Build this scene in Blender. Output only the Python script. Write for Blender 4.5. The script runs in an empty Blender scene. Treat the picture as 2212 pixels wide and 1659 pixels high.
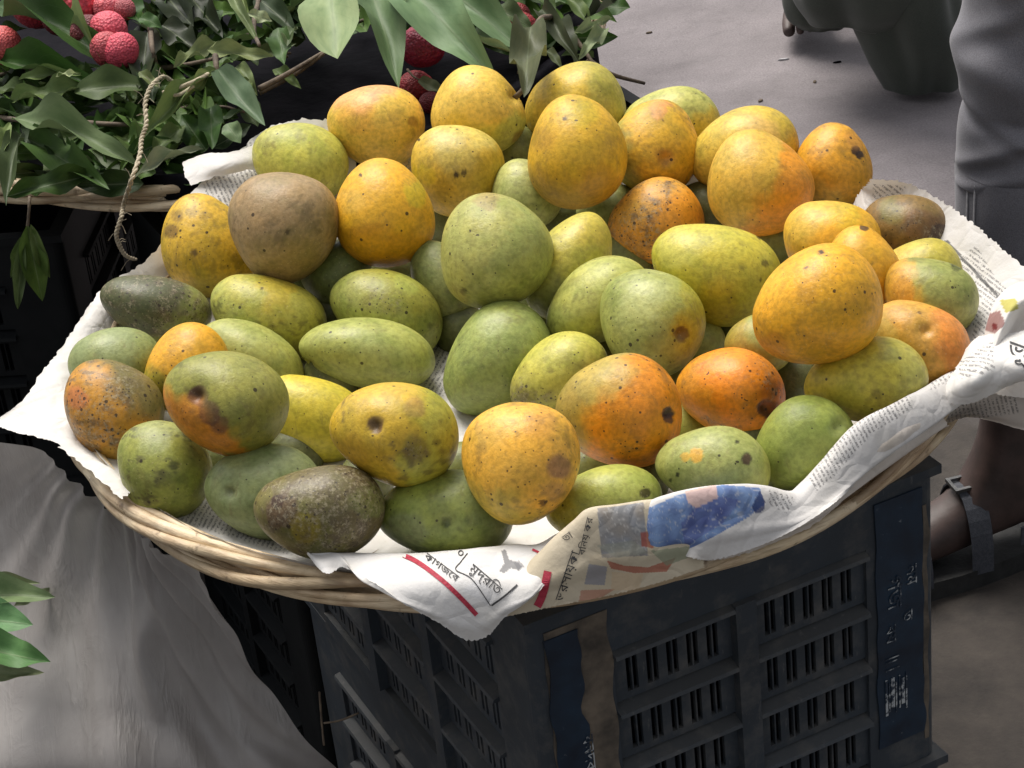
import bpy, bmesh, math, random
import numpy as np
from mathutils import Vector, Matrix, noise
from mathutils.bvhtree import BVHTree

# ------------------------------------------------------------------ camera
scene = bpy.context.scene
CAM = np.array([-0.01, -1.625, 1.23])
PITCH, ROLL, FOC = math.radians(30), math.radians(6.5), 2.2          # focal length in frame widths
_f = np.array([0, math.cos(PITCH), -math.sin(PITCH)])
_r = np.array([1.0, 0, 0]); _u = np.cross(_r, _f)
RIGHT = _r*math.cos(ROLL) - _u*math.sin(ROLL)
UP = _r*math.sin(ROLL) + _u*math.cos(ROLL)
FWD = _f
cam_d = bpy.data.cameras.new('camera'); cam = bpy.data.objects.new('camera', cam_d)
scene.collection.objects.link(cam); scene.camera = cam
cam.matrix_world = Matrix(((RIGHT[0], UP[0], -FWD[0], CAM[0]), (RIGHT[1], UP[1], -FWD[1], CAM[1]), (RIGHT[2], UP[2], -FWD[2], CAM[2]), (0, 0, 0, 1)))
cam_d.sensor_width = 36; cam_d.lens = 36*FOC; cam_d.clip_start = 0.05; cam_d.clip_end = 200

# ------------------------------------------------------------------ sky, sun, exposure
SUN_EL, SUN_AZ = math.radians(62), math.radians(-25)                  # azimuth from +Y, towards -X when negative
w = bpy.data.worlds.new('World'); scene.world = w; w.use_nodes = True
nt = w.node_tree; bg = nt.nodes['Background']
sky = nt.nodes.new('ShaderNodeTexSky'); sky.sky_type = 'NISHITA'; sky.sun_disc = False
sky.sun_elevation = SUN_EL; sky.sun_rotation = SUN_AZ; sky.air_density = 1.0; sky.dust_density = 4.0; sky.ozone_density = 0.6
hs = nt.nodes.new('ShaderNodeHueSaturation'); hs.inputs['Saturation'].default_value = 0.22
nt.links.new(sky.outputs[0], hs.inputs['Color']); nt.links.new(hs.outputs[0], bg.inputs[0]); bg.inputs[1].default_value = 0.095
sd = bpy.data.lights.new('sun', 'SUN'); so = bpy.data.objects.new('sun', sd); scene.collection.objects.link(so)
sd.energy = 2.2; sd.angle = math.radians(34); sd.color = (1.0, 0.95, 0.88)
_sd = Vector((math.sin(SUN_AZ)*math.cos(SUN_EL), math.cos(SUN_AZ)*math.cos(SUN_EL), math.sin(SUN_EL)))
so.rotation_euler = _sd.to_track_quat('Z', 'Y').to_euler()
scene.view_settings.view_transform = 'Standard'; scene.view_settings.look = 'None'
scene.view_settings.exposure = 0.8; scene.view_settings.gamma = 1.0; scene.view_settings.use_curve_mapping = False
try:
    scene.cycles.use_denoising = True
except Exception:
    pass

# ------------------------------------------------------------------ helpers
D0 = 2212.0            # survey units: the sheet of measurements is 2212 x 1659
COL = scene.collection
RND = random.Random(7)
def ray(px, py):
    return FWD + RIGHT*((px-1106.0)/(FOC*D0)) - UP*((py-829.5)/(FOC*D0))
def at_z(px, py, z):
    d = ray(px, py); return CAM + d*((z-CAM[2])/d[2])
def at_rho(px, py, rho):
    d = ray(px, py); a = d[0]**2+d[1]**2; b = 2*(CAM[0]*d[0]+CAM[1]*d[1]); c = CAM[0]**2+CAM[1]**2-rho*rho
    q = b*b-4*a*c
    if q <= 0: q = 0
    return CAM + d*((-b-math.sqrt(q))/(2*a))
def srgb(c):
    if isinstance(c, str): c = tuple(int(c[i:i+2], 16) for i in (0, 2, 4))
    v = np.array(c, float)/255.0
    return np.where(v <= 0.04045, v/12.92, ((v+0.055)/1.055)**2.4)
def rgba(c, k=1.0):
    v = srgb(c)*k; return (float(v[0]), float(v[1]), float(v[2]), 1.0)
def mesh_obj(name, verts, faces, mat=None, parent=None, smooth=True, uv=None):
    me = bpy.data.meshes.new(name); me.from_pydata([tuple(map(float, v)) for v in verts], [], faces); me.update()
    if smooth: me.polygons.foreach_set('use_smooth', [True]*len(me.polygons))
    if mat: me.materials.append(mat)
    o = bpy.data.objects.new(name, me); COL.objects.link(o)
    if parent: o.parent = parent
    if uv is not None:
        l = me.uv_layers.new(name='UVMap'); idx = np.empty(len(me.loops), int); me.loops.foreach_get('vertex_index', idx)
        l.data.foreach_set('uv', np.asarray(uv, float)[idx].ravel())
    return o
def set_color(me, rgb, a, name='skin'):
    at = me.color_attributes.new(name, 'FLOAT_COLOR', 'POINT')
    arr = np.concatenate([rgb, np.asarray(a)[:, None]], 1).astype(np.float32)
    at.data.foreach_set('color', arr.ravel())
def tag(o, label=None, cat=None, group=None, kind=None):
    if label: o['label'] = label
    if cat: o['category'] = cat
    if group: o['group'] = group
    if kind: o['kind'] = kind
    return o
def empty(name, loc=(0, 0, 0), rz=0.0):
    o = bpy.data.objects.new(name, None); COL.objects.link(o); o.location = tuple(map(float, loc)); o.rotation_euler = (0, 0, rz); o.empty_display_size = 0.02
    return o
class MB:
    def __init__(s): s.v = []; s.f = []
    def box(s, x0, x1, y0, y1, z0, z1):
        n = len(s.v)
        s.v += [(x0, y0, z0), (x1, y0, z0), (x1, y1, z0), (x0, y1, z0), (x0, y0, z1), (x1, y0, z1), (x1, y1, z1), (x0, y1, z1)]
        s.f += [tuple(n+k for k in q) for q in ((0, 3, 2, 1), (4, 5, 6, 7), (0, 1, 5, 4), (1, 2, 6, 5), (2, 3, 7, 6), (3, 0, 4, 7))]
    def hexa(s, p):
        n = len(s.v); s.v += [tuple(map(float, q)) for q in p]
        s.f += [tuple(n+k for k in q) for q in ((0, 3, 2, 1), (4, 5, 6, 7), (0, 1, 5, 4), (1, 2, 6, 5), (2, 3, 7, 6), (3, 0, 4, 7))]
    def tube(s, pts, rad, n=8, caps=True):
        pts = [Vector(p) for p in pts]; m = len(pts); base = len(s.v)
        ref = Vector((0.13, 0.21, 0.97))
        for i, p in enumerate(pts):
            t = (pts[min(i+1, m-1)]-pts[max(i-1, 0)])
            if t.length < 1e-9: t = Vector((0, 0, 1))
            t.normalize(); a = t.cross(ref)
            if a.length < 1e-3: a = t.cross(Vector((1, 0, 0)))
            a.normalize(); b = t.cross(a)
            r = rad[i] if hasattr(rad, '__len__') else rad
            for k in range(n):
                c = 2*math.pi*k/n; s.v.append(tuple(p+(a*math.cos(c)+b*math.sin(c))*r))
        for i in range(m-1):
            for k in range(n):
                s.f.append((base+i*n+k, base+i*n+(k+1) % n, base+(i+1)*n+(k+1) % n, base+(i+1)*n+k))
        if caps:
            s.f.append(tuple(base+k for k in range(n))[::-1]); s.f.append(tuple(base+(m-1)*n+k for k in range(n)))
    def build(s, name, mat, parent=None, smooth=False):
        return mesh_obj(name, s.v, s.f, mat, parent, smooth)
def spline(pts, n):
    """Catmull-Rom through pts (list of arrays), n samples"""
    P = np.asarray(pts, float); m = len(P); Q = np.vstack([2*P[0]-P[1], P, 2*P[-1]-P[-2]])
    out = []
    for t in np.linspace(0, m-1, n):
        i = min(int(t), m-2); u = t-i; a, b, c, d = Q[i], Q[i+1], Q[i+2], Q[i+3]
        out.append(0.5*((2*b)+(c-a)*u+(2*a-5*b+4*c-d)*u*u+(3*b-a-3*c+d)*u**3))
    return np.array(out)

# ------------------------------------------------------------------ materials
class NT:
    def __init__(s, name):
        s.m = bpy.data.materials.new(name); s.m.use_nodes = True; s.t = s.m.node_tree; s.t.nodes.clear()
        s.out = s.t.nodes.new('ShaderNodeOutputMaterial')
    def n(s, t, **k):
        q = s.t.nodes.new('ShaderNode'+t)
        for a, b in k.items(): setattr(q, a, b)
        return q
    def l(s, a, b): s.t.links.new(a, b)
    def noise(s, vec, scale, detail=3, rough=0.55, dist=0.0):
        q = s.n('TexNoise'); q.inputs['Scale'].default_value = scale; q.inputs['Detail'].default_value = detail
        q.inputs['Roughness'].default_value = rough; q.inputs['Distortion'].default_value = dist
        if vec is not None: s.l(vec, q.inputs['Vector'])
        return q.outputs[0]
    def ramp(s, fac, stops):
        q = s.n('ValToRGB'); s.l(fac, q.inputs[0]); e = q.color_ramp.elements
        while len(e) < len(stops): e.new(0.5)
        for k, (p, c) in enumerate(stops):
            e[k].position = p; e[k].color = c if hasattr(c, '__len__') else (c, c, c, 1)
        return q.outputs[0]
    def math(s, op, a, b=None, clamp=False):
        q = s.n('Math', operation=op); q.use_clamp = clamp
        for k, v in enumerate((a, b)):
            if v is None: continue
            if isinstance(v, (int, float)): q.inputs[k].default_value = v
            else: s.l(v, q.inputs[k])
        return q.outputs[0]
    def mix(s, fac, a, b, mode='MIX'):
        q = s.n('Mix', data_type='RGBA', blend_type=mode)
        for sock, v in ((q.inputs[0], fac), (q.inputs[6], a), (q.inputs[7], b)):
            if isinstance(v, (int, float)): sock.default_value = v
            elif isinstance(v, tuple): sock.default_value = v
            else: s.l(v, sock)
        return q.outputs[2]
    def bump(s, h, strength, dist):
        q = s.n('Bump'); q.inputs['Strength'].default_value = strength; q.inputs['Distance'].default_value = dist; s.l(h, q.inputs['Height']); return q.outputs[0]
    def bsdf(s, color, rough=0.5, normal=None, **k):
        q = s.n('BsdfPrincipled')
        for sock, v in ((q.inputs['Base Color'], color), (q.inputs['Roughness'], rough)):
            if isinstance(v, (int, float, tuple)): sock.default_value = v
            else: s.l(v, sock)
        if normal is not None: s.l(normal, q.inputs['Normal'])
        for a, b in k.items(): q.inputs[a.replace('_', ' ')].default_value = b
        s.l(q.outputs[0], s.out.inputs[0]); return q

def mat_mango():
    s = NT('mango_skin'); co = s.n('TexCoord').outputs['Object']; oi = s.n('ObjectInfo')
    off = s.n('VectorMath', operation='ADD'); s.l(co, off.inputs[0])
    cmb = s.n('CombineXYZ'); r10 = s.math('MULTIPLY', oi.outputs['Random'], 13.0)
    for k in range(3): s.l(r10, cmb.inputs[k])
    s.l(cmb.outputs[0], off.inputs[1]); v = off.outputs[0]
    at = s.n('VertexColor', layer_name='skin'); col, a = at.outputs[0], at.outputs[1]
    n1 = s.noise(v, 45, 4); col = s.mix(1.0, col, s.ramp(n1, [(0.3, (0.74, 0.80, 0.66, 1)), (0.5, (1, 1, 1, 1)), (0.72, (1.13, 1.08, 0.95, 1))]), 'MULTIPLY')
    n2 = s.noise(v, 260, 3); col = s.mix(1.0, col, s.ramp(n2, [(0.32, (0.78, 0.78, 0.74, 1)), (0.6, (1.07, 1.07, 1.07, 1))]), 'MULTIPLY')
    mp = s.n('Mapping'); s.l(v, mp.inputs[0]); mp.inputs['Scale'].default_value = (90, 90, 22); mp.inputs['Rotation'].default_value = (0.6, 0.9, 0.2)
    sk = s.ramp(s.noise(mp.outputs[0], 1, 5, 0.7, 1.2), [(0.56, 0.0), (0.70, 1.0)])
    col = s.mix(s.math('MULTIPLY', sk, 0.32), col, (0.16, 0.11, 0.045, 1))
    # pale lenticels
    vo = s.n('TexVoronoi'); vo.inputs['Scale'].default_value = 260; s.l(v, vo.inputs['Vector'])
    le = s.ramp(vo.outputs['Distance'], [(0.10, 1.0), (0.2, 0.0)])
    col = s.mix(s.math('MULTIPLY', le, s.math('MULTIPLY', oi.outputs['Random'], 0.2)), col, (0.70, 0.58, 0.32, 1))
    # russet veil where the mask is high
    n3 = s.noise(v, 90, 6, 0.7); ru = s.math('MULTIPLY', s.ramp(n3, [(0.45, 0.0), (0.62, 1.0)]), s.ramp(a, [(0.35, 0.0), (1.0, 0.75)]))
    col = s.mix(ru, col, (0.085, 0.062, 0.038, 1))
    # black specks: two sizes
    for sc, lo, hi in ((170, 0.12, 0.34), (360, 0.12, 0.34)):
        vd = s.n('TexVoronoi'); vd.inputs['Scale'].default_value = sc; s.l(v, vd.inputs['Vector']); vd.inputs['Randomness'].default_value = 1.0
        sep = s.n('SeparateColor'); s.l(vd.outputs['Color'], sep.inputs[0])
        keep = s.math('LESS_THAN', sep.outputs[0], s.math('ADD', s.math('MULTIPLY', a, 0.85), 0.010))
        size = s.math('ADD', s.math('MULTIPLY', sep.outputs[1], hi-lo), lo*0.8)
        dot = s.math('SUBTRACT', size, vd.outputs['Distance']); dot = s.math('MULTIPLY', dot, 16.0, True)
        col = s.mix(s.math('MULTIPLY', s.math('MULTIPLY', dot, keep), 0.85), col, (0.022, 0.012, 0.007, 1))
    pf = s.math('MULTIPLY', s.ramp(s.noise(v, 330, 4, 0.75), [(0.50, 0.0), (0.62, 1.0)]), s.ramp(a, [(0.55, 0.0), (1.0, 0.55)])); col = s.mix(pf, col, (0.36, 0.31, 0.20, 1))
    rough = s.ramp(n1, [(0.3, 0.52), (0.7, 0.40)])
    s.bsdf(col, rough, s.bump(s.math('ADD', s.noise(v, 130, 4), s.math('MULTIPLY', s.noise(v, 700, 2), 0.35)), 0.4, 0.0014), Specular_IOR_Level=0.38)
    return s.m
def mat_paper():
    s = NT('newsprint'); at = s.n('VertexColor', layer_name='skin'); uvn = s.n('UVMap').outputs[0]; oc = s.n('TexCoord').outputs['Object']
    sep = s.n('SeparateXYZ'); s.l(uvn, sep.inputs[0])
    base = s.mix(1.0, at.outputs[0], s.ramp(s.noise(oc, 35, 4), [(0.3, (0.90, 0.89, 0.86, 1)), (0.6, (1, 1, 1, 1))]), 'MULTIPLY')
    # rows of small type: rows across v, letters along u
    vv = s.math('FRACT', s.math('MULTIPLY', sep.outputs[1], 3.1))
    row = s.math('MULTIPLY', s.math('GREATER_THAN', vv, 0.28), s.math('LESS_THAN', vv, 0.78))
    rowid = s.math('FLOOR', s.math('MULTIPLY', sep.outputs[1], 3.1))
    cv = s.n('CombineXYZ'); s.l(s.math('MULTIPLY', sep.outputs[0], 9.0), cv.inputs[0]); s.l(s.math('MULTIPLY', rowid, 7.31), cv.inputs[1]); s.l(s.math('MULTIPLY', vv, 2.0), cv.inputs[2])
    let = s.ramp(s.noise(cv.outputs[0], 1.0, 2, 0.6), [(0.44, 0.0), (0.52, 1.0)])
    ink = s.math('MULTIPLY', s.math('MULTIPLY', row, let), at.outputs[1])
    col = s.mix(s.math('MULTIPLY', ink, 0.62), base, (0.05, 0.05, 0.055, 1))
    vo = s.n('TexVoronoi', feature='DISTANCE_TO_EDGE'); vo.inputs['Scale'].default_value = 30
    dv = s.n('VectorMath', operation='ADD'); s.l(oc, dv.inputs[0]); nz = s.n('TexNoise'); nz.inputs['Scale'].default_value = 18; s.l(oc, nz.inputs['Vector'])
    sc = s.n('VectorMath', operation='SCALE'); s.l(nz.outputs[1], sc.inputs[0]); sc.inputs['Scale'].default_value = 0.05; s.l(sc.outputs[0], dv.inputs[1]); s.l(dv.outputs[0], vo.inputs['Vector'])
    cre = s.ramp(vo.outputs['Distance'], [(0.0, 0.0), (0.12, 1.0)])
    h = s.math('ADD', s.math('MULTIPLY', cre, 0.35), s.noise(oc, 60, 5, 0.6))
    nrm = s.bump(h, 0.7, 0.0018)
    b = s.bsdf(col, 0.75, nrm, Specular_IOR_Level=0.2)
    tr = s.n('BsdfTranslucent'); s.l(col, tr.inputs[0]); s.l(nrm, tr.inputs['Normal'])
    mx = s.n('MixShader'); mx.inputs[0].default_value = 0.14; s.l(b.outputs[0], mx.inputs[1]); s.l(tr.outputs[0], mx.inputs[2]); s.l(mx.outputs[0], s.out.inputs[0])
    return s.m
def mat_leaf():
    s = NT('leaf_green'); oi = s.n('ObjectInfo'); uv = s.n('UVMap').outputs[0]; co = s.n('TexCoord').outputs['Object']
    sep = s.n('SeparateXYZ'); s.l(uv, sep.inputs[0])
    c = s.mix(1.0, oi.outputs['Color'], s.ramp(s.noise(uv, 5, 4), [(0.3, (0.75, 0.8, 0.72, 1)), (0.65, (1.2, 1.15, 1.1, 1))]), 'MULTIPLY')
    mid = s.math('ABSOLUTE', s.math('SUBTRACT', sep.outputs[1], 0.5))
    rib = s.ramp(mid, [(0.0, 1.0), (0.035, 0.0)])
    vein = s.math('FRACT', s.math('SUBTRACT', s.math('MULTIPLY', sep.outputs[0], 11.0), s.math('MULTIPLY', mid, 6.0)))
    vr = s.ramp(vein, [(0.0, 1.0), (0.09, 0.0)])
    c = s.mix(s.math('MULTIPLY', rib, 0.35), c, (0.24, 0.28, 0.16, 1)); c = s.mix(s.math('MULTIPLY', vr, 0.07), c, (0.25, 0.30, 0.18, 1))
    gm = s.n('NewGeometry'); c = s.mix(s.math('MULTIPLY', gm.outputs['Backfacing'], 0.35), c, (0.13, 0.17, 0.08, 1))
    h = s.math('ADD', s.math('MULTIPLY', vr, 0.4), s.math('MULTIPLY', rib, 1.0))
    nrm = s.bump(h, 0.22, 0.001)
    b = s.bsdf(c, 0.5, nrm, Specular_IOR_Level=0.22)
    tr = s.n('BsdfTranslucent'); s.l(c, tr.inputs[0]); mx = s.n('MixShader'); mx.inputs[0].default_value = 0.16
    s.l(b.outputs[0], mx.inputs[1]); s.l(tr.outputs[0], mx.inputs[2]); s.l(mx.outputs[0], s.out.inputs[0])
    return s.m
def mat_simple(name, c1, c2, scale, rough=0.6, bump=0.3, bdist=0.002, det=4, coords='Object', lo=0.35, hi=0.65, **k):
    s = NT(name); co = s.n('TexCoord').outputs[coords]
    n = s.noise(co, scale, det, 0.6); c = s.ramp(n, [(lo, c1), (hi, c2)])
    s.bsdf(c, rough, s.bump(s.noise(co, scale*3, 4), bump, bdist), **k); return s.m
def mat_cane():
    s = NT('cane'); co = s.n('TexCoord').outputs['Object']
    c = s.ramp(s.noise(co, 22, 4), [(0.3, (0.46, 0.33, 0.20, 1)), (0.5, (0.68, 0.55, 0.37, 1)), (0.72, (0.80, 0.70, 0.52, 1))])
    st = s.n('Mapping'); s.l(co, st.inputs[0]); st.inputs['Scale'].default_value = (40, 40, 400)
    c = s.mix(s.math('MULTIPLY', s.ramp(s.noise(st.outputs[0], 1, 3), [(0.5, 0.0), (0.7, 1.0)]), 0.5), c, (0.20, 0.12, 0.06, 1))
    c = s.mix(s.math('MULTIPLY', s.ramp(s.noise(co, 70, 5, 0.7), [(0.60, 0.0), (0.68, 1.0)]), 0.6), c, (0.09, 0.05, 0.03, 1))
    oi = s.n('ObjectInfo'); c = s.mix(1.0, c, s.ramp(oi.outputs['Random'], [(0.0, (0.62, 0.58, 0.52, 1)), (1.0, (1.12, 1.1, 1.06, 1))]), 'MULTIPLY')
    c = s.mix(s.math('MULTIPLY', s.ramp(s.noise(co, 9, 5, 0.6), [(0.5, 0.0), (0.62, 1.0)]), 0.35), c, (0.32, 0.20, 0.12, 1))
    s.bsdf(c, 0.55, s.bump(s.math('ADD', s.noise(st.outputs[0], 1, 3), s.noise(co, 60, 4)), 0.8, 0.0016)); return s.m
def mat_crate():
    s = NT('crate_plastic'); co = s.n('TexCoord').outputs['Object']
    c = s.ramp(s.noise(co, 9, 4), [(0.3, (0.010, 0.018, 0.028, 1)), (0.7, (0.022, 0.036, 0.054, 1))])
    du = s.ramp(s.noise(co, 26, 6, 0.7), [(0.48, 0.0), (0.75, 1.0)])
    gm = s.n('NewGeometry'); sp = s.n('SeparateXYZ'); s.l(gm.outputs['Normal'], sp.inputs[0])
    up = s.math('MAXIMUM', sp.outputs[2], 0.0)      # dust settles on the ledges that face up
    d = s.math('ADD', s.math('ADD', s.math('MULTIPLY', du, 0.5), 0.16), s.math('MULTIPLY', up, 0.28), True)
    c = s.mix(d, c, (0.135, 0.127, 0.115, 1))
    sf = s.n('Mapping'); s.l(co, sf.inputs[0]); sf.inputs['Scale'].default_value = (120, 120, 25); c = s.mix(s.math('MULTIPLY', s.ramp(s.noise(sf.outputs[0], 1, 5, 0.75), [(0.62, 0.0), (0.70, 1.0)]), 0.5), c, (0.16, 0.155, 0.145, 1))
    s.bsdf(c, 0.55, s.bump(s.noise(co, 120, 4), 0.3, 0.0006), Specular_IOR_Level=0.35); return s.m
def mat_tape():
    s = NT('blue_label_tape'); co = s.n('TexCoord').outputs['Object']
    c = s.ramp(s.noise(co, 30, 4), [(0.3, (0.008, 0.015, 0.028, 1)), (0.7, (0.014, 0.034, 0.062, 1))])
    sc = s.ramp(s.noise(co, 120, 6, 0.75), [(0.66, 0.0), (0.72, 1.0)])
    c = s.mix(s.math('MULTIPLY', sc, 0.5), c, (0.30, 0.32, 0.33, 1)); s.bsdf(c, 0.35, s.bump(s.noise(co, 90, 4), 0.3, 0.0006)); return s.m
def mat_ground():
    s = NT('road_surface'); co = s.n('TexCoord').outputs['Object']
    m = s.n('Mapping'); s.l(co, m.inputs[0]); m.inputs['Scale'].default_value = (1, 1.6, 1)
    c = s.ramp(s.noise(m.outputs[0], 6, 8, 0.65), [(0.3, (0.125, 0.112, 0.117, 1)), (0.7, (0.225, 0.205, 0.210, 1))])
    c = s.mix(0.55, c, s.ramp(s.noise(co, 300, 3, 0.7), [(0.3, (0.14, 0.125, 0.13, 1)), (0.7, (0.30, 0.275, 0.28, 1))]))
    c = s.mix(1.0, c, s.ramp(s.noise(m.outputs[0], 1.7, 6, 0.62, 0.4), [(0.33, (0.62, 0.60, 0.60, 1)), (0.62, (1.12, 1.1, 1.1, 1))]), 'MULTIPLY')
    ck = s.math('ABSOLUTE', s.math('SUBTRACT', s.noise(co, 1.3, 7, 0.62), 0.5)); c = s.mix(s.math('MULTIPLY', s.ramp(ck, [(0.0, 1.0), (0.004, 0.0)]), 0.16), c, (0.05, 0.045, 0.045, 1))
    sp = s.ramp(s.noise(co, 70, 4, 0.8), [(0.70, 0.0), (0.74, 1.0)]); c = s.mix(s.math('MULTIPLY', sp, 0.6), c, (0.05, 0.045, 0.045, 1))
    # muddy strip where the sellers sit, its brown darkened with painted shade: begins at about the crate's own line
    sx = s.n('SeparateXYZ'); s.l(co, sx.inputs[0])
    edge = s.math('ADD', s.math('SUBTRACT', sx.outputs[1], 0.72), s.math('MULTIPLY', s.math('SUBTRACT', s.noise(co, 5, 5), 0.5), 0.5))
    mud_shade = s.ramp(edge, [(0.0, 1.0), (0.35, 0.0)])
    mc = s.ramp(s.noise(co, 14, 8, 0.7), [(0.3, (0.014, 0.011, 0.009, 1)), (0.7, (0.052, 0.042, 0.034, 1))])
    c = s.mix(mud_shade, c, mc)
    s.bsdf(c, 0.85, s.bump(s.noise(co, 220, 5, 0.7), 0.45, 0.003)); return s.m
def mat_poly():
    s = NT('polythene'); co = s.n('TexCoord').outputs['Object']
    m = s.n('Mapping'); s.l(co, m.inputs[0]); m.inputs['Scale'].default_value = (1.0, 1.0, 2.0); m.inputs['Rotation'].default_value = (0.2, 0.5, 0.8)
    st = s.n('Mapping'); s.l(co, st.inputs[0]); st.inputs['Rotation'].default_value = (0, 0, 0.9); st.inputs['Scale'].default_value = (60, 5, 12)
    c = s.ramp(s.noise(co, 7, 5), [(0.3, (0.33, 0.305, 0.288, 1)), (0.7, (0.52, 0.49, 0.47, 1))])
    c = s.mix(s.math('MULTIPLY', s.ramp(s.noise(st.outputs[0], 1, 4), [(0.55, 0.0), (0.75, 1.0)]), 0.35), c, (0.62, 0.60, 0.58, 1))
    rg = s.math('ABSOLUTE', s.math('SUBTRACT', s.noise(st.outputs[0], 0.7, 5, 0.6), 0.5))
    ridge = s.ramp(rg, [(0.0, 1.0), (0.05, 0.0)]); rg2 = s.math('ABSOLUTE', s.math('SUBTRACT', s.noise(co, 13, 5, 0.6, 0.6), 0.5)); ridge2 = s.ramp(rg2, [(0.0, 1.0), (0.04, 0.0)])
    nrm = s.bump(s.math('ADD', s.math('MULTIPLY', ridge, 0.7), s.math('ADD', s.math('MULTIPLY', ridge2, 0.18), s.noise(st.outputs[0], 1, 4, 0.6))), 0.25, 0.0035)
    b = s.bsdf(c, 0.38, nrm, Specular_IOR_Level=0.5)
    t = s.n('BsdfTransparent'); tl = s.n('BsdfTranslucent'); s.l(c, tl.inputs[0])
    m1 = s.n('MixShader'); m1.inputs[0].default_value = 0.25; s.l(b.outputs[0], m1.inputs[1]); s.l(tl.outputs[0], m1.inputs[2])
    m2 = s.n('MixShader'); m2.inputs[0].default_value = 0.20; s.l(m1.outputs[0], m2.inputs[1]); s.l(t.outputs[0], m2.inputs[2]); s.l(m2.outputs[0], s.out.inputs[0]); return s.m
def mat_cloth(name, c1, c2, wave=900):
    s = NT(name); co = s.n('TexCoord').outputs['Object']
    c = s.ramp(s.noise(co, 8, 4), [(0.3, c1), (0.7, c2)]); c = s.mix(0.25, c, s.ramp(s.noise(co, wave, 2), [(0.3, (0, 0, 0, 1)), (0.7, tuple(min(1, 2*x) for x in c2[:3])+(1,))]))
    s.bsdf(c, 0.85, s.bump(s.noise(co, wave, 2), 0.25, 0.0006), Sheen_Weight=0.15); return s.m
def mat_lychee():
    s = NT('lychee_skin'); co = s.n('TexCoord').outputs['Object']; oi = s.n('ObjectInfo')
    vo = s.n('TexVoronoi'); vo.inputs['Scale'].default_value = 7.5; s.l(co, vo.inputs['Vector'])
    c = s.mix(1.0, oi.outputs['Color'], s.ramp(vo.outputs['Distance'], [(0.1, (1.3, 1.35, 1.25, 1)), (0.7, (0.8, 0.7, 0.7, 1))]), 'MULTIPLY')
    c = s.mix(1.0, c, s.ramp(s.noise(co, 2.2, 4), [(0.35, (0.75, 0.8, 0.8, 1)), (0.65, (1.1, 1.2, 1.1, 1))]), 'MULTIPLY')
    inv = s.math('SUBTRACT', 1.0, vo.outputs['Distance'])
    s.bsdf(c, 0.6, s.bump(inv, 0.6, 0.002)); return s.m
MANGO, PAPER, LEAF, CANE, CRATE_NAVY, TAPE = mat_mango(), mat_paper(), mat_leaf(), mat_cane(), mat_crate(), mat_tape()
GROUND, POLY, LYCHEE = mat_ground(), mat_poly(), mat_lychee()
CRATE_SHADED = mat_simple('shaded_crate_plastic', (0.005, 0.006, 0.007, 1), (0.010, 0.011, 0.012, 1), 14, 0.7, 0.3, 0.001, Specular_IOR_Level=0.15)  # crate plastic darkened to hold the shade around the far crates
INK = mat_simple('black_ink', (0.02, 0.02, 0.022, 1), (0.04, 0.04, 0.042, 1), 200, 0.7)
REDINK = mat_simple('red_ink', (0.30, 0.012, 0.03, 1), (0.42, 0.03, 0.06, 1), 300, 0.7)
WHITEINK = mat_simple('white_scuffed_print', (0.018, 0.03, 0.05, 1), (0.40, 0.42, 0.43, 1), 130, 0.6, lo=0.47, hi=0.56)
DUSTY = mat_simple('dusty_tape_glue', (0.05, 0.042, 0.034, 1), (0.17, 0.135, 0.10, 1), 30, 0.8)
BLACKPOLY = mat_simple('black_polythene', (0.004, 0.004, 0.006, 1), (0.009, 0.008, 0.011, 1), 20, 0.8, 0.4, 0.004, Specular_IOR_Level=0.04)
TWIG = mat_simple('twig_bark', (0.07, 0.05, 0.035, 1), (0.16, 0.12, 0.08, 1), 90, 0.8)
JUTE = mat_simple('jute_twine', (0.30, 0.25, 0.17, 1), (0.50, 0.43, 0.31, 1), 160, 0.9, 0.6)
TROUSER = mat_cloth('grey_trouser_cloth', (0.135, 0.132, 0.150, 1), (0.185, 0.180, 0.200, 1))
DARKCLOTH = mat_cloth('dark_olive_cloth', (0.022, 0.028, 0.022, 1), (0.050, 0.058, 0.045, 1))
THREAD = mat_simple('pale_stitching', (0.42, 0.41, 0.42, 1), (0.55, 0.54, 0.55, 1), 200, 0.9)
SKIN = mat_simple('brown_skin', (0.040, 0.026, 0.022, 1), (0.068, 0.042, 0.036, 1), 40, 0.55, 0.3, 0.001)
RUBBER = mat_simple('black_sandal_rubber', (0.010, 0.010, 0.010, 1), (0.02, 0.02, 0.02, 1), 60, 0.6)
STRAP = mat_simple('grey_strap_webbing', (0.03, 0.033, 0.042, 1), (0.055, 0.058, 0.07, 1), 300, 0.7)
METAL = mat_simple('dull_buckle_metal', (0.10, 0.10, 0.10, 1), (0.16, 0.16, 0.16, 1), 80, 0.35, Metallic=0.9)

# ================================================================== ground
GZ = -0.283
g = mesh_obj('ground', [(-30, -12, GZ), (30, -12, GZ), (30, 60, GZ), (-30, 60, GZ)], [(0, 1, 2, 3)], GROUND, smooth=False); g['kind'] = 'structure'

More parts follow.
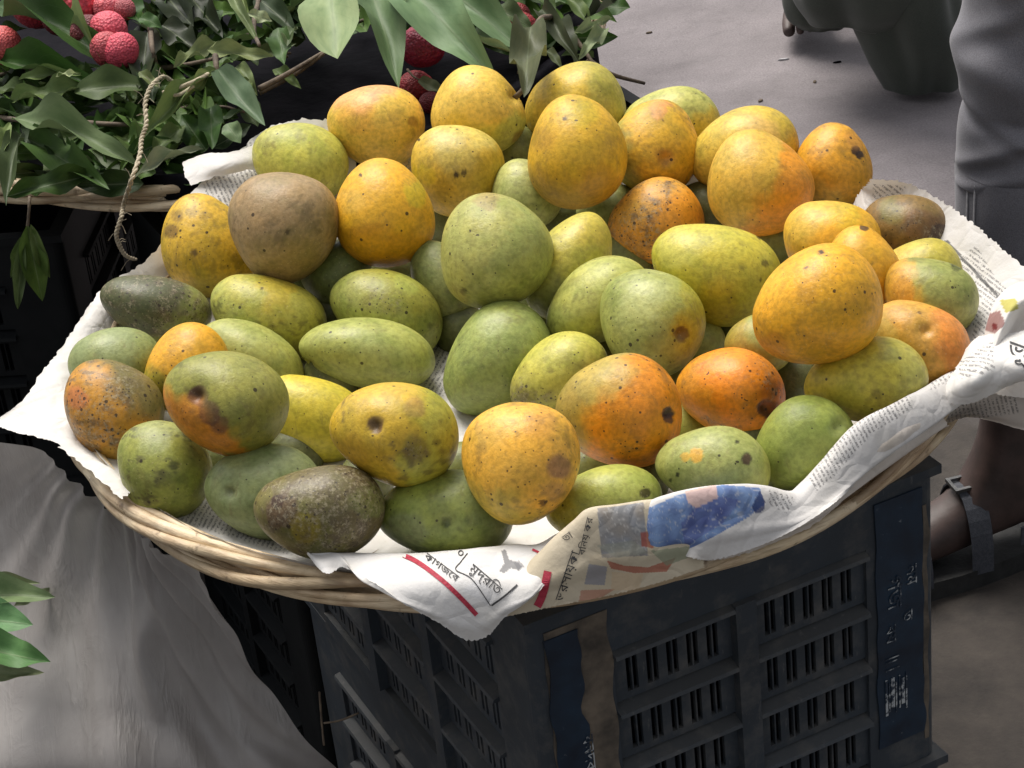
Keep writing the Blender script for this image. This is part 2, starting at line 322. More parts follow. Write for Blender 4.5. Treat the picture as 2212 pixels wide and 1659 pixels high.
# ================================================================== crates
CW, CL, CH = 0.356, 0.53, 0.283
def make_crate(label, lx, with_tape=True):
    CRATE = CRATE_NAVY if lx in (0, 2) else CRATE_SHADED
    root = empty('plastic_crate'); tag(root, label, 'crate', 'slatted plastic crates under the baskets')
    T = 0.004
    # floor, and dark inner walls added to keep light out of the slots
    m = MB(); m.box(0.02, CW-0.02, 0.02, CL-0.02, 0.004, 0.012); m.build('floor_panel', CRATE, root)
    m = MB()
    for (x0, x1, y0, y1) in ((0.024, CW-0.024, 0.022, 0.024), (0.024, CW-0.024, CL-0.024, CL-0.022), (0.022, 0.024, 0.022, CL-0.022), (CW-0.024, CW-0.022, 0.022, CL-0.022)): m.box(x0, x1, y0, y1, 0.013, CH-0.03)
    m.build('slot_light_blocker', BLACKPOLY, root)
    def panel_mesh(wd, ht, nslot):
        """one moulded cell: pairs of slots between bars, x 0..wd, z 0..ht, outer face y=0"""
        mb = MB(); b = 0.006; mb.box(0, wd, 0, T, 0, b); mb.box(0, wd, 0, T, ht-b, ht)
        xs = []; x = 0.008; pitch = (wd-0.016)/nslot; sw = 0.0042
        edges = [0.0]
        for k in range(nslot):
            cx = 0.008+(k+0.5)*pitch + (0.0016 if k % 2 == 0 else -0.0016)
            edges += [cx-sw/2, cx+sw/2]
        edges.append(wd)
        for k in range(0, len(edges), 2): mb.box(edges[k], edges[k+1], 0, T, b, ht-b)
        me = bpy.data.meshes.new('slotted_panel'); me.from_pydata(mb.v, [], mb.f); me.materials.append(CRATE); return me
    rowz = [(0.247-0.0, 0.283)]            # top band
    rows = [(0.222, 0.178), (0.168, 0.124), (0.114, 0.070), (0.060, 0.016)]
    def face(length, cols, M):
        """M maps (x, y out of the crate is -y, z) of a face to crate space"""
        post = 0.066; gap = 0.018
        cw = (length-2*post-gap*(cols-1))/cols
        top = MB(); top.box(post, length-post, 0.000, 0.008, 0.229, CH-0.006)
        for nm, mb in (('top_band', top),):
            o = mb.build(nm, CRATE, root); o.matrix_local = M
        key = (round(cw, 4))
        pm = panel_mesh(cw, 0.044, 10)
        for c in range(cols):
            x0 = post+c*(cw+gap)
            for (zt, zb) in rows:
                o = bpy.data.objects.new('slotted_panel', pm); COL.objects.link(o); o.parent = root
                o.matrix_local = M @ Matrix.Translation((x0, 0.0035, zb))
                lg = MB()   # ledge rib over each row, sloping top
                lg.hexa([(x0, -0.006, zt+0.001), (x0+cw, -0.006, zt+0.001), (x0+cw, 0.016, zt+0.001), (x0, 0.016, zt+0.001),
                         (x0, -0.005, zt+0.004), (x0+cw, -0.005, zt+0.004), (x0+cw, 0.016, zt+0.0095), (x0, 0.016, zt+0.0095)])
                q = lg.build('rib', CRATE, root); q.matrix_local = M
            if c < cols-1:
                dv = MB(); dv.box(x0+cw, x0+cw+gap, -0.0055, 0.014, 0.012, 0.229); q = dv.build('divider', CRATE, root); q.matrix_local = M
        bb = MB(); bb.box(post, length-post, -0.001, 0.014, 0.0, 0.012); q = bb.build('bottom_rail', CRATE, root); q.matrix_local = M
    I = Matrix.Identity(4)
    face(CW, 2, I)
    face(CL, 3, Matrix.Translation((0, CL, 0)) @ Matrix.Rotation(-math.pi/2, 4, 'Z'))
    face(CW, 2, Matrix.Translation((CW, CL, 0)) @ Matrix.Rotation(math.pi, 4, 'Z'))
    face(CL, 3, Matrix.Translation((CW, 0, 0)) @ Matrix.Rotation(math.pi/2, 4, 'Z'))
    # four rounded corner posts
    for (cx, cy, a0) in ((0, 0, 180), (CW, 0, 270), (CW, CL, 0), (0, CL, 90)):
        sx = 1 if cx == 0 else -1; sy = 1 if cy == 0 else -1
        R = 0.011; pts = []
        ccx, ccy = cx+sx*R, cy+sy*R
        pts.append((cx+sx*0.066, cy)) ; arc = []
        for k in range(7):
            th = math.pi*0.5*k/6
            arc.append((ccx-sx*R*math.sin(th), ccy-sy*R*math.cos(th)))
        pts += arc; pts.append((cx, cy+sy*0.066))
        inner = [(cx+sx*0.066, cy+sy*0.012), (cx+sx*0.012, cy+sy*0.012), (cx+sx*0.012, cy+sy*0.066)]
        loop = pts+inner[::-1]; n = len(loop); mb = MB()
        for z in (0.0, CH-0.004): mb.v += [(p[0], p[1], z) for p in loop]
        for k in range(n): mb.f.append((k, (k+1) % n, n+(k+1) % n, n+k))
        mb.f.append(tuple(range(n))[::-1]); mb.f.append(tuple(range(n, 2*n)))
        o = mb.build('corner_post', CRATE, root)
    # top lip all round
    mb = MB(); lw = 0.012
    for (x0, x1, y0, y1) in ((-0.003, CW+0.003, -0.003, lw), (-0.003, CW+0.003, CL-lw, CL+0.003), (-0.003, lw, lw, CL-lw), (CW-lw, CW+0.003, lw, CL-lw)):
        mb.box(x0, x1, y0, y1, CH-0.008, CH)
    mb.build('top_lip', CRATE, root)
    return root
crate = make_crate('dark navy slotted plastic crate carrying the basket of mangoes, blue tape on its posts', 0)
A = at_z(1135, 1345, CH); CYAW = math.radians(23.9)
crate.location = (A[0], A[1], 0); crate.rotation_euler = (0, 0, CYAW)
# printed tape stuck down the two front posts, with worn edges and glue marks
def tape(x0, x1, z0, z1, name, mat, y=-0.0012, seed=0, wob=0.003, label=None):
    n = 40; v = []; f = []
    for k in range(n+1):
        z = z0+(z1-z0)*k/n
        a = x0+wob*(noise.noise(Vector((seed, z*28, 0)))); b = x1+wob*1.6*(noise.noise(Vector((seed+9, z*34, 0))))
        v += [(a, y, z), (b, y, z), (a, y+0.0008, z), (b, y+0.0008, z)]
    for k in range(n):
        i = 4*k; f += [(i, i+1, i+5, i+4), (i+2, i+6, i+7, i+3), (i, i+4, i+6, i+2), (i+1, i+3, i+7, i+5)]
    o = mesh_obj(name, v, f, mat, crate, smooth=False)
    if label: o['label'] = label
    return o
tape(0.0120, 0.0645, 0.006, 0.268, 'glue_stain', DUSTY, -0.0008, 3, 0.002, 'brown dusty glue stain beside the torn tape')
tape(0.0125, 0.0400, 0.010, 0.262, 'label_tape', TAPE, -0.0020, 5, 0.007, 'torn navy tape on the near left post')
tape(CW-0.058, CW-0.014, 0.030, 0.268, 'label_tape', TAPE, -0.0016, 8, 0.003, 'navy tape on the right post with scuffed white print')
tape(CW-0.0135, CW-0.0205+0.012, 0.02, 0.25, 'glue_stain', DUSTY, -0.0006, 13, 0.002)
def glyph_mesh(body, size):
    cu = bpy.data.curves.new('t', 'FONT'); cu.body = body; cu.size = size; cu.align_x = 'LEFT'; cu.resolution_u = 3
    o = bpy.data.objects.new('t', cu); COL.objects.link(o); bpy.context.view_layer.update()
    dg = bpy.context.evaluated_depsgraph_get(); me = bpy.data.meshes.new_from_object(o.evaluated_get(dg)); bpy.data.objects.remove(o)
    bm = bmesh.new(); bm.from_mesh(me); bmesh.ops.triangulate(bm, faces=bm.faces[:])
    for _ in range(1):
        long = [e for e in bm.edges if e.calc_length() > size*0.16]
        if long: bmesh.ops.subdivide_edges(bm, edges=long, cuts=1); bmesh.ops.triangulate(bm, faces=bm.faces[:])
    v = np.array([tuple(x.co[:2]) for x in bm.verts]) if bm.verts else np.zeros((0, 2)); f = [tuple(q.index for q in p.verts) for p in bm.faces]; bm.free()
    return v, f
def crate_text(body, x, z, size, rot, name='lettering', mat=WHITEINK, y=-0.0026):
    v, f = glyph_mesh(body, size)
    if len(v) == 0: return
    c, s_ = math.cos(rot), math.sin(rot)
    V = [(x+p[0]*c-p[1]*s_, y, z+p[0]*s_+p[1]*c) for p in v]
    return mesh_obj(name, V, f, mat, crate, smooth=False)
crate_text('বলদকল', 0.0340, 0.165, 0.013, -math.pi/2)
crate_text('কষভ', 0.0340, 0.075, 0.013, -math.pi/2)
crate_text('ফরন', 0.0225, 0.10, 0.010, -math.pi/2)
crate_text('গজ', CW-0.048, 0.196, 0.020, -math.pi/2); crate_text('নম', CW-0.030, 0.200, 0.015, -math.pi/2)
crate_text('বয', CW-0.050, 0.150, 0.014, -math.pi/2); crate_text('ত', CW-0.034, 0.158, 0.014, -math.pi/2)
crate_text('|| |', CW-0.048, 0.120, 0.014, -math.pi/2)
bar = MB()
for k, (a, b) in enumerate(((0, 2), (3, 4), (5, 8), (9, 10), (12, 13), (14, 17), (18, 19))):
    bar.box(CW-0.052+a*0.0011, CW-0.052+b*0.0011, -0.0026, -0.0021, 0.062+0.003*(k % 3), 0.098-0.004*(k % 2))
bar.build('printed_bars', WHITEINK, crate)

low = make_crate('lower crate of the stack under the mangoes, mostly out of the picture', 2)
low.location = (A[0]+0.004, A[1]-0.003, GZ-0.0005); low.rotation_euler = (0, 0, CYAW)
_c, _s = math.cos(CYAW), math.sin(CYAW)
for z_, lab_ in ((0.0, 'dark crate standing behind the mango crate, under both baskets'), (GZ-0.0005, 'dark crate at ground level behind the mango crate')):
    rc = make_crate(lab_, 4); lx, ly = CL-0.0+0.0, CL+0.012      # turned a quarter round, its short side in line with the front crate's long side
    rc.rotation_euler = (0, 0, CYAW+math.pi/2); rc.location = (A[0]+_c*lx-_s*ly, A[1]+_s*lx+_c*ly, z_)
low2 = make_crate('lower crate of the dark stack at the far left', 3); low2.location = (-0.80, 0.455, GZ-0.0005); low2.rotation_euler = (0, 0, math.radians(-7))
crate2 = make_crate('plastic crate coloured nearly black for the shade under the basket of lychees', 1)
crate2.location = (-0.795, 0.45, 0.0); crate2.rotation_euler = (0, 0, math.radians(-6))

# ================================================================== cane baskets
def make_basket(cx, cy, R, rim, seed, label, tilt=0.0):
    root = empty('cane_basket', (cx, cy, 0)); tag(root, label, 'basket', 'round cane baskets')
    rnd = random.Random(seed)
    # six thick canes twisted together along the rim
    NS = 7
    for k in range(NS):
        ph = 2*math.pi*k/NS; tw = 4.0+rnd.uniform(-0.6, 0.6); pts = []; rad = []
        rnd_k = rnd.random()
        for i in range(241):
            th = 2*math.pi*i/240
            a = ph+round(tw)*th+0.5*noise.noise(Vector((math.cos(th)*2+k, math.sin(th)*2, seed*2.0)))
            wob = 0.0022*noise.noise(Vector((math.cos(th)*3+k*5, math.sin(th)*3, seed)))
            rr = R+0.0085*math.cos(a)+wob; zz = rim-0.006+0.0088*math.sin(a)+0.004*noise.noise(Vector((math.cos(th)*2, math.sin(th)*2, seed+k)))
            pts.append((rr*math.cos(th), rr*math.sin(th), zz)); rad.append(0.0036+0.0012*rnd_k+0.0012*noise.noise(Vector((math.cos(th)*4, math.sin(th)*4, k*3.0))))
        mb = MB(); mb.tube(pts, rad, 8, False); mb.build('rim_cane', CANE, root, True)
    # woven side: rows of thin cane going over and under flat stakes
    NK = 56
    def prof(t):            # t 0 at the rim, 1 at the foot
        return R-0.006-0.095*t**0.9, rim-0.013-0.044*t
    for j in range(9):
        t = j/8.0; r0, z0 = prof(t); pts = []
        for i in range(NK*4+1):
            th = 2*math.pi*i/(NK*4); s_ = math.sin(th*NK/2+math.pi*(j % 2))*0.0028
            pts.append(((r0+s_)*math.cos(th), (r0+s_)*math.sin(th), z0+0.0012*noise.noise(Vector((th*9, j, seed)))))
        mb = MB(); mb.tube(pts, 0.0034, 6, False); mb.build('weaver_cane', CANE, root, True)
    stake = MB(); stake.box(-0.0012, 0.0012, -0.004, 0.004, 0, 1)
    for k in range(NK):
        th = 2*math.pi*(k+0.5)/NK; mb = MB(); P = [prof(0.0), prof(0.5), prof(1.05)]
        mb.tube([(p[0]*math.cos(th), p[0]*math.sin(th), p[1]) for p in P], 0.0034, 6, True); mb.build('stake', CANE, root, True)
    # coiled floor
    v = []; f = []; n = 96
    rb = prof(1.0)[0]+0.004; zb = prof(1.0)[1]
    for ring, rr in enumerate((rb, rb*0.66, rb*0.33, 0.001)):
        for k in range(n):
            th = 2*math.pi*k/n; v.append((rr*math.cos(th), rr*math.sin(th), zb+0.0015*math.sin(ring*2)))
    for ring in range(3):
        for k in range(n): f.append((ring*n+k, ring*n+(k+1) % n, (ring+1)*n+(k+1) % n, (ring+1)*n+k))
    mesh_obj('woven_floor', v, f, CANE, root)
    return root
ZR = 0.34
make_basket(0, 0, 0.363, ZR+0.003, 3, 'round shallow cane basket heaped with mangoes on newspaper, in front')
B2 = (-0.265, 0.735); R2 = 0.392; Z2 = 0.345
b2 = make_basket(B2[0], B2[1], R2, Z2, 11, 'cane basket of lychees and leaves behind the mango basket')

# ================================================================== mangoes
HEAP = {
  1:(-0.1098,0.3412,0.3915,0.43605,812,270,106,88,5), 2:(-0.0134,0.3197,0.4025,0.43110,1031,241,101,98,80),
  3:(0.0789,0.3463,0.3803,0.43811,1243,240,110,102,0), 4:(0.0697,0.1964,0.4062,0.40878,1245,328,124,107,85),
  5:(0.1656,0.3134,0.3705,0.43328,1450,268,108,78,0), 6:(0.1431,0.2425,0.3811,0.41956,1415,318,104,95,100),
  7:(0.2218,0.2260,0.3731,0.41745,1608,330,120,95,-20), 8:(0.2230,0.1461,0.3805,0.40247,1639,394,118,109,60),
  9:(0.2963,0.1928,0.3665,0.41221,1800,357,92,84,80), 10:(-0.1836,0.3082,0.3763,0.43174,647,352,106,88,20),
  11:(-0.2635,0.1803,0.3639,0.41026,450,530,118,98,60), 12:(-0.1895,0.1218,0.4045,0.39567,610,483,121,118,20),
  13:(-0.1031,0.1362,0.3968,0.39904,829,460,119,108,75), 14:(-0.0384,0.2459,0.3809,0.42019,985,364,103,98,30),
  15:(0.0213,0.2136,0.3625,0.41634,1135,420,80,72,60), 16:(-0.0131,0.0261,0.4041,0.37870,1065,541,126,122,80),
  17:(-0.0598,0.0996,0.3424,0.39810,955,610,98,66,65), 18:(0.0494,0.0467,0.3711,0.38574,1232,575,126,84,118),
  19:(0.1325,0.1722,0.3398,0.41129,1415,482,106,91,-15), 20:(0.0927,0.2284,0.3302,0.42228,1308,455,75,52,-20),
  21:(0.1646,-0.0059,0.3785,0.37563,1546,586,146,103,20), 22:(0.0662,-0.0104,0.3641,0.37630,1290,655,126,82,-35),
  23:(0.1040,-0.0679,0.3731,0.36516,1405,695,122,112,50), 24:(0.2655,0.0329,0.3726,0.38314,1795,524,108,94,25),
  25:(0.2768,-0.0446,0.3874,0.36782,1862,578,92,80,70), 26:(0.2190,-0.1749,0.4285,0.34042,1764,663,146,123,-35),
  27:(0.3334,0.0611,0.3605,0.38940,1956,500,97,82,20), 28:(0.3276,-0.0190,0.3568,0.37553,1985,604,94,90,0),
  29:(0.3223,-0.0832,0.3759,0.36214,2008,640,106,84,30), 30:(0.3022,-0.1378,0.3670,0.35333,1985,740,118,86,35),
  31:(0.2517,-0.1871,0.3684,0.34442,1870,822,134,87,-8), 32:(0.1551,-0.1499,0.3482,0.35312,1579,850,120,95,15),
  33:(0.1842,-0.1056,0.3637,0.35940,1640,742,75,62,0), 34:(0.1438,-0.0324,0.3272,0.37618,1508,745,62,58,0),
  35:(0.1948,-0.2418,0.3527,0.33629,1734,962,118,93,-35), 36:(0.1261,-0.2666,0.3584,0.33129,1540,1010,125,86,8),
  37:(0.0660,-0.2073,0.3772,0.33992,1338,891,138,119,10), 38:(0.0268,-0.0815,0.3423,0.36589,1205,810,115,78,-30),
  39:(-0.0205,-0.0339,0.3348,0.37512,1072,779,136,104,-52), 40:(0.1157,-0.1399,0.3163,0.35817,1470,925,60,56,0),
  41:(-0.0116,-0.2918,0.3984,0.32271,1120,995,131,128,45), 42:(0.0457,-0.2760,0.3436,0.33115,1305,1090,128,80,-12),
  43:(-0.0679,-0.2757,0.3501,0.33053,962,1112,148,95,0), 44:(-0.0968,-0.2534,0.4093,0.32841,852,935,141,111,12),
  45:(-0.1546,-0.2892,0.3747,0.32560,690,1102,142,100,0), 46:(-0.1991,-0.2229,0.3536,0.33957,572,1062,131,102,10),
  47:(-0.2760,-0.1855,0.3602,0.34553,352,1013,112,100,50), 48:(-0.2198,-0.1918,0.4150,0.33879,487,868,137,111,15),
  49:(-0.1677,-0.0879,0.3333,0.36567,680,900,122,84,30), 50:(-0.3230,-0.0933,0.3640,0.36156,241,884,117,100,60),
  51:(-0.3287,-0.0119,0.3579,0.37666,250,790,102,86,0), 52:(-0.2679,-0.0468,0.3667,0.36955,400,797,104,84,-50),
  53:(-0.2213,0.0131,0.3363,0.38334,545,775,124,72,32), 54:(-0.3045,0.0878,0.3557,0.39464,336,664,122,70,14),
  55:(-0.2097,0.0719,0.3431,0.39310,578,684,130,92,22), 56:(-0.1516,0.1301,0.3475,0.40301,725,590,78,74,0),
  57:(-0.1093,0.0666,0.3365,0.39283,834,676,128,90,25), 58:(-0.1262,0.0068,0.3323,0.38262,793,764,149,75,8),
  59:(0.1770,-0.0019,0.3192,0.38242,1585,715,66,60,0), 60:(0.2101,-0.0985,0.3259,0.36454,1712,815,70,64,0),
  61:(0.0775,-0.2133,0.3211,0.34461,1385,1035,62,56,0), 62:(0.0157,0.3337,0.3506,0.43893,1108,330,60,60,0),
  63:(-0.1895,0.1699,0.3319,0.41170,640,590,70,60,0), 64:(0.0247,0.0575,0.3133,0.39362,1180,700,60,56,0),
}

# id: base colour, second colour, side of the second colour (deg, 0 right, 90 down), threshold, specks, blunt end, marks (x, y, r, colour, strength), stem
Y, Y2, O, G, PG, YG = 'd9a23c', 'dcb45a', 'd8923e', '87954f', 'a5a766', 'b8ad48'
SK = {
 1:(Y2,'d9a070',-100,.45,.03,1,[(770,250,45,'d8983c',.5),(888,262,10,'8a5a30',.6)],None), 2:(Y2,'b9b055',70,.35,.04,1,[(985,260,30,'c9a030',.5),(1125,300,16,'7a5030',.6)],(1118,205)),
 3:('c9a94c','b0a050',-30,.3,.05,-1,[],None), 4:('cba03e','b08a38',95,.5,.03,1,[(1170,300,22,'9a7030',.5),(1262,245,25,'b8aa40',.4),(1220,258,4,'302010',.9),(1300,400,40,'b8802f',.5)],None),
 5:('b4ae62','c9ac50',60,.1,.03,1,[],None), 6:('cc9f40','a99a50',160,.45,.09,1,[(1425,240,26,'cf8a5a',.7),(1440,345,26,'a07440',.7),(1432,262,4,'50301a',.9)],(1440,345)),
 7:('c6a850','bfa248',0,.4,.06,-1,[(1640,290,30,'d0a068',.5)],None), 8:('cfa34c','d8903a',20,.1,.04,-1,[(1575,330,40,'c8a85a',.5)],None),
 9:('d0963a','c8a050',120,.4,.05,1,[(1847,325,9,'26160e',.95),(1856,335,8,'26160e',.95),(1845,300,20,'b07a48',.5)],None),
 10:('b9b250','a8a458',-100,.5,.03,1,[(640,330,40,'c8c050',.5)],None), 11:('c9a03f','ab9440',90,.6,.06,-1,[(374,498,14,'5a3a1c',.7),(385,470,14,'84602a',.6),(420,545,7,'4a3018',.7)],None),
 12:('9a8062','8e7654',40,.2,.03,1,[(560,420,55,'957a5a',.5),(655,548,30,'8a7040',.5),(620,500,5,'40301c',.8)],None), 13:(Y,'c48c30',90,.25,.02,1,[(895,420,35,'b9aa38',.6),(760,430,30,'cda75a',.5),(780,380,4,'30200f',.9)],None),
 14:('c9a448','c9b060',-90,.5,.04,-1,[(915,380,30,'bfa42c',.6),(980,330,40,'b0a060',.5),(985,378,5,'2c1c0c',.95),(1002,372,5,'3a2a14',.8),(905,302,5,'30200f',.9)],None), 15:(PG,PG,0,1,.03,1,[],None),
 16:('a39f5a','869a52',15,.15,.05,1,[(1055,445,28,'94784e',.6),(1100,460,24,'a8a06a',.5),(1002,628,8,'241a12',.97),(1035,640,34,'7e8040',.6),(985,640,24,'a08e5a',.5)],None), 17:('7f8650','8a8a54',90,.3,.05,1,[],None),
 18:('b2a44c','98984e',95,.25,.03,1,[(1270,500,36,'bea24a',.5)],None), 19:(O,'d29848',-110,.3,.34,1,[(1375,440,30,'cf9a4a',.5)],None), 20:('8c9860','8c9860',0,1,.03,1,[],None),
 21:('b9aa44','aaa236',60,.2,.05,-1,[(1640,512,8,'2c1c0c',.9),(1648,516,6,'2c1c0c',.9),(1460,545,45,'b9b05e',.5),(1650,570,8,'5a5020',.8),(1640,605,5,'3a3015',.8),(1600,578,7,'7a7030',.7),(1560,650,60,'b39a38',.5)],None),
 22:('a8a656','98a050',120,.3,.04,1,[(1330,600,40,'b0b060',.5)],None), 23:('86984e','a29a3a',10,.42,.06,1,[(1400,640,50,'a6b082',.5),(1480,700,38,'a8963a',.6),(1475,722,19,'5a4228',.85),(1440,770,40,'9a9a5c',.5)],(1475,722)),  # pale upper mark of the sunken-stem one is a sheen painted in
 24:('d6a03c','d2a648',-120,.4,.03,1,[(1830,470,30,'bfa83a',.5),(1735,480,30,'d4aa50',.5)],None), 25:('d39c3a','c88c34',90,.3,.03,-1,[(1866,490,8,'3a2410',.9),(1862,580,10,'7a4c20',.7)],None),
 26:('dca03a','c98f36',100,.5,.05,-1,[(1672,745,24,'ba7a30',.6),(1745,640,22,'b08038',.5),(1773,546,7,'2a1a0c',.95),(1742,580,5,'2a1a0c',.9),(1855,640,26,'d99c3e',.4),(1660,600,40,'cfa548',.5)],None),
 27:('7a5f38','604628',40,.3,.25,1,[(1920,455,30,'6f6a38',.6),(1990,480,30,'6f4c30',.6),(2030,505,16,'33201a',.8)],None), 28:('c2a248','b0a04a',-60,.4,.08,1,[],None),
 29:('949450','c4903e',170,.18,.05,1,[(2065,575,14,'39401e',.8),(1960,625,26,'bf8a3e',.6),(2045,620,45,'7e8c48',.5)],None), 30:('c49248','cc8446',-15,.35,.05,1,[(1905,720,40,'aaa060',.5),(2000,712,26,'b08a48',.5),(1985,675,5,'4a3018',.8),(1937,800,6,'3a2410',.9),(2060,770,30,'cc7a3c',.4)],(2000,712)),
 31:('b2a244','aaa050',-10,.5,.04,-1,[(1925,770,16,'8f8a40',.6),(1895,850,9,'73662c',.7)],None), 32:('d98430','c5832f',170,.35,.30,1,[(1655,882,17,'3c2018',.9),(1668,850,26,'b05a24',.5),(1560,800,40,'e28a38',.5)],(1655,882)),
 33:('94914a','a08a44',180,.3,.03,1,[],None), 34:('8c9a5c','8c9a5c',0,1,.04,1,[],None), 35:('6f8a38','8a9a40',60,.4,.03,1,[(1810,925,20,'92955a',.6),(1790,890,26,'8aa040',.5)],(1815,918)),
 36:('829a58','9a9a48',50,.35,.05,1,[(1505,982,15,'cc9a48',.9),(1480,987,11,'c89a48',.8),(1610,996,17,'4c3428',.95),(1465,1025,7,'2c2412',.9),(1450,1037,6,'3c3016',.8),(1590,955,4,'2c2412',.9)],None),
 37:('d2852f','ab8a3e',200,.38,.22,1,[(1448,893,14,'2a1c22',.97),(1448,905,11,'33242a',.9),(1300,810,60,'ae9a54',.6),(1400,860,40,'da8838',.6),(1225,860,40,'7e7440',.5)],(1448,893)),
 38:('b6ac50','a8a04c',160,.5,.16,1,[(1130,860,20,'503c20',.3),(1195,895,14,'8f8068',.6)],None), 39:('7f9450','8d9a52',-100,.3,.03,-1,[(1060,700,30,'9aa87a',.45),(1010,850,40,'859a4c',.4)],None), 40:('9a9a3c','9a9a3c',0,1,.03,1,[],None),
 41:('d8a24a','c4a24c',120,.5,.16,1,[(1208,1010,24,'80584a',.7),(1195,1060,22,'8e6a44',.55),(1160,910,34,'b07c4a',.4),(1070,930,50,'deae5e',.4),(1170,1085,9,'4a2c18',.8)],None),  # pale mark at upper left is a highlight painted into the skin
 42:('9aa044','aa9c40',150,.3,.06,1,[(1395,1065,12,'3a2c18',.85),(1340,1050,26,'8fa04a',.5)],None), 43:('5f8c3c','75804c',-20,.3,.06,1,[(965,1130,13,'464630',.85),(965,1130,34,'6c7a48',.5),(870,1150,50,'77705a',.65),(1000,1060,45,'6d8c5c',.5),(880,1070,40,'649a38',.5)],(965,1130)),
 44:('b8963a','a29a3a',15,.4,.14,1,[(810,920,19,'5c4434',.9),(895,880,16,'7c5c48',.7),(900,967,22,'7a5c2c',.5),(760,980,45,'c09038',.5),(850,860,50,'c4a248',.4)],(810,920)),
 45:('6a6238','5c5034',-40,.1,.95,1,[(610,1110,34,'5c4238',.75),(600,1085,12,'38241c',.9),(655,1140,30,'9a8430',.6),(800,1090,36,'6c7a40',.7),(730,1060,50,'6e6448',.5)],None),
 46:('62845a','708460',60,.4,.04,1,[(492,1062,9,'2c2a1c',.95),(492,1062,20,'8a9470',.6),(620,1000,60,'628a66',.5)],(492,1062)),
 47:('7c8a36','6f8c4a',-60,.45,.07,1,[(375,1005,13,'3c4a1e',.85),(290,1050,36,'86763a',.5),(400,1060,50,'8f9a34',.6),(330,940,40,'74925c',.6),(320,1085,10,'48401c',.7)],None),
 48:('86823a','c07c30',130,.42,.06,1,[(425,855,19,'54342c',.9),(455,890,19,'58382e',.85),(478,915,15,'604238',.7),(520,815,60,'8e8c48',.5),(385,900,38,'c8813a',.5)],(425,855)),
 49:('c2ac44','b8a63c',100,.3,.02,1,[],None), 50:('bd8438','7c6c40',-45,.32,.62,1,[(175,860,26,'b8664a',.6),(265,820,55,'6e6038',.5),(235,985,30,'a89454',.4)],None), 51:('5f8c62','5c8a54',0,.4,.03,1,[],None),
 52:('cf9838','9c8a38',120,.4,.10,1,[(345,850,26,'867634',.6)],None), 53:('999c52','a5a44c',40,.3,.04,1,[],None), 54:('4a5034','7e8248',40,.22,.75,1,[(415,700,26,'8c8c48',.7),(330,640,60,'4c5038',.5)],None),
 55:('a99f48','9a9c48',140,.3,.04,1,[(600,620,50,'b89c46',.6),(565,625,4,'3c2c14',.9)],None), 56:('56743e','56743e',0,1,.03,1,[],None), 57:('949a46','9a9440',-60,.3,.20,1,[(790,625,40,'8c8648',.5),(885,605,26,'a2a83c',.6)],None),
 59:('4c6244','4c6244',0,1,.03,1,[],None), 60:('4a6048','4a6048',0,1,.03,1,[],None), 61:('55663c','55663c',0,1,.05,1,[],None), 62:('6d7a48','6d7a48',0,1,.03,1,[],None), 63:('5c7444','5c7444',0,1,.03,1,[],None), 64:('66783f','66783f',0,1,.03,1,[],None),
 58:('929c4e','a0a454',-20,.4,.04,-1,[(800,770,34,'a2aa6c',.5),(700,735,18,'7c843c',.5),(664,790,14,'7a5c3c',.5)],(655,790)),
}
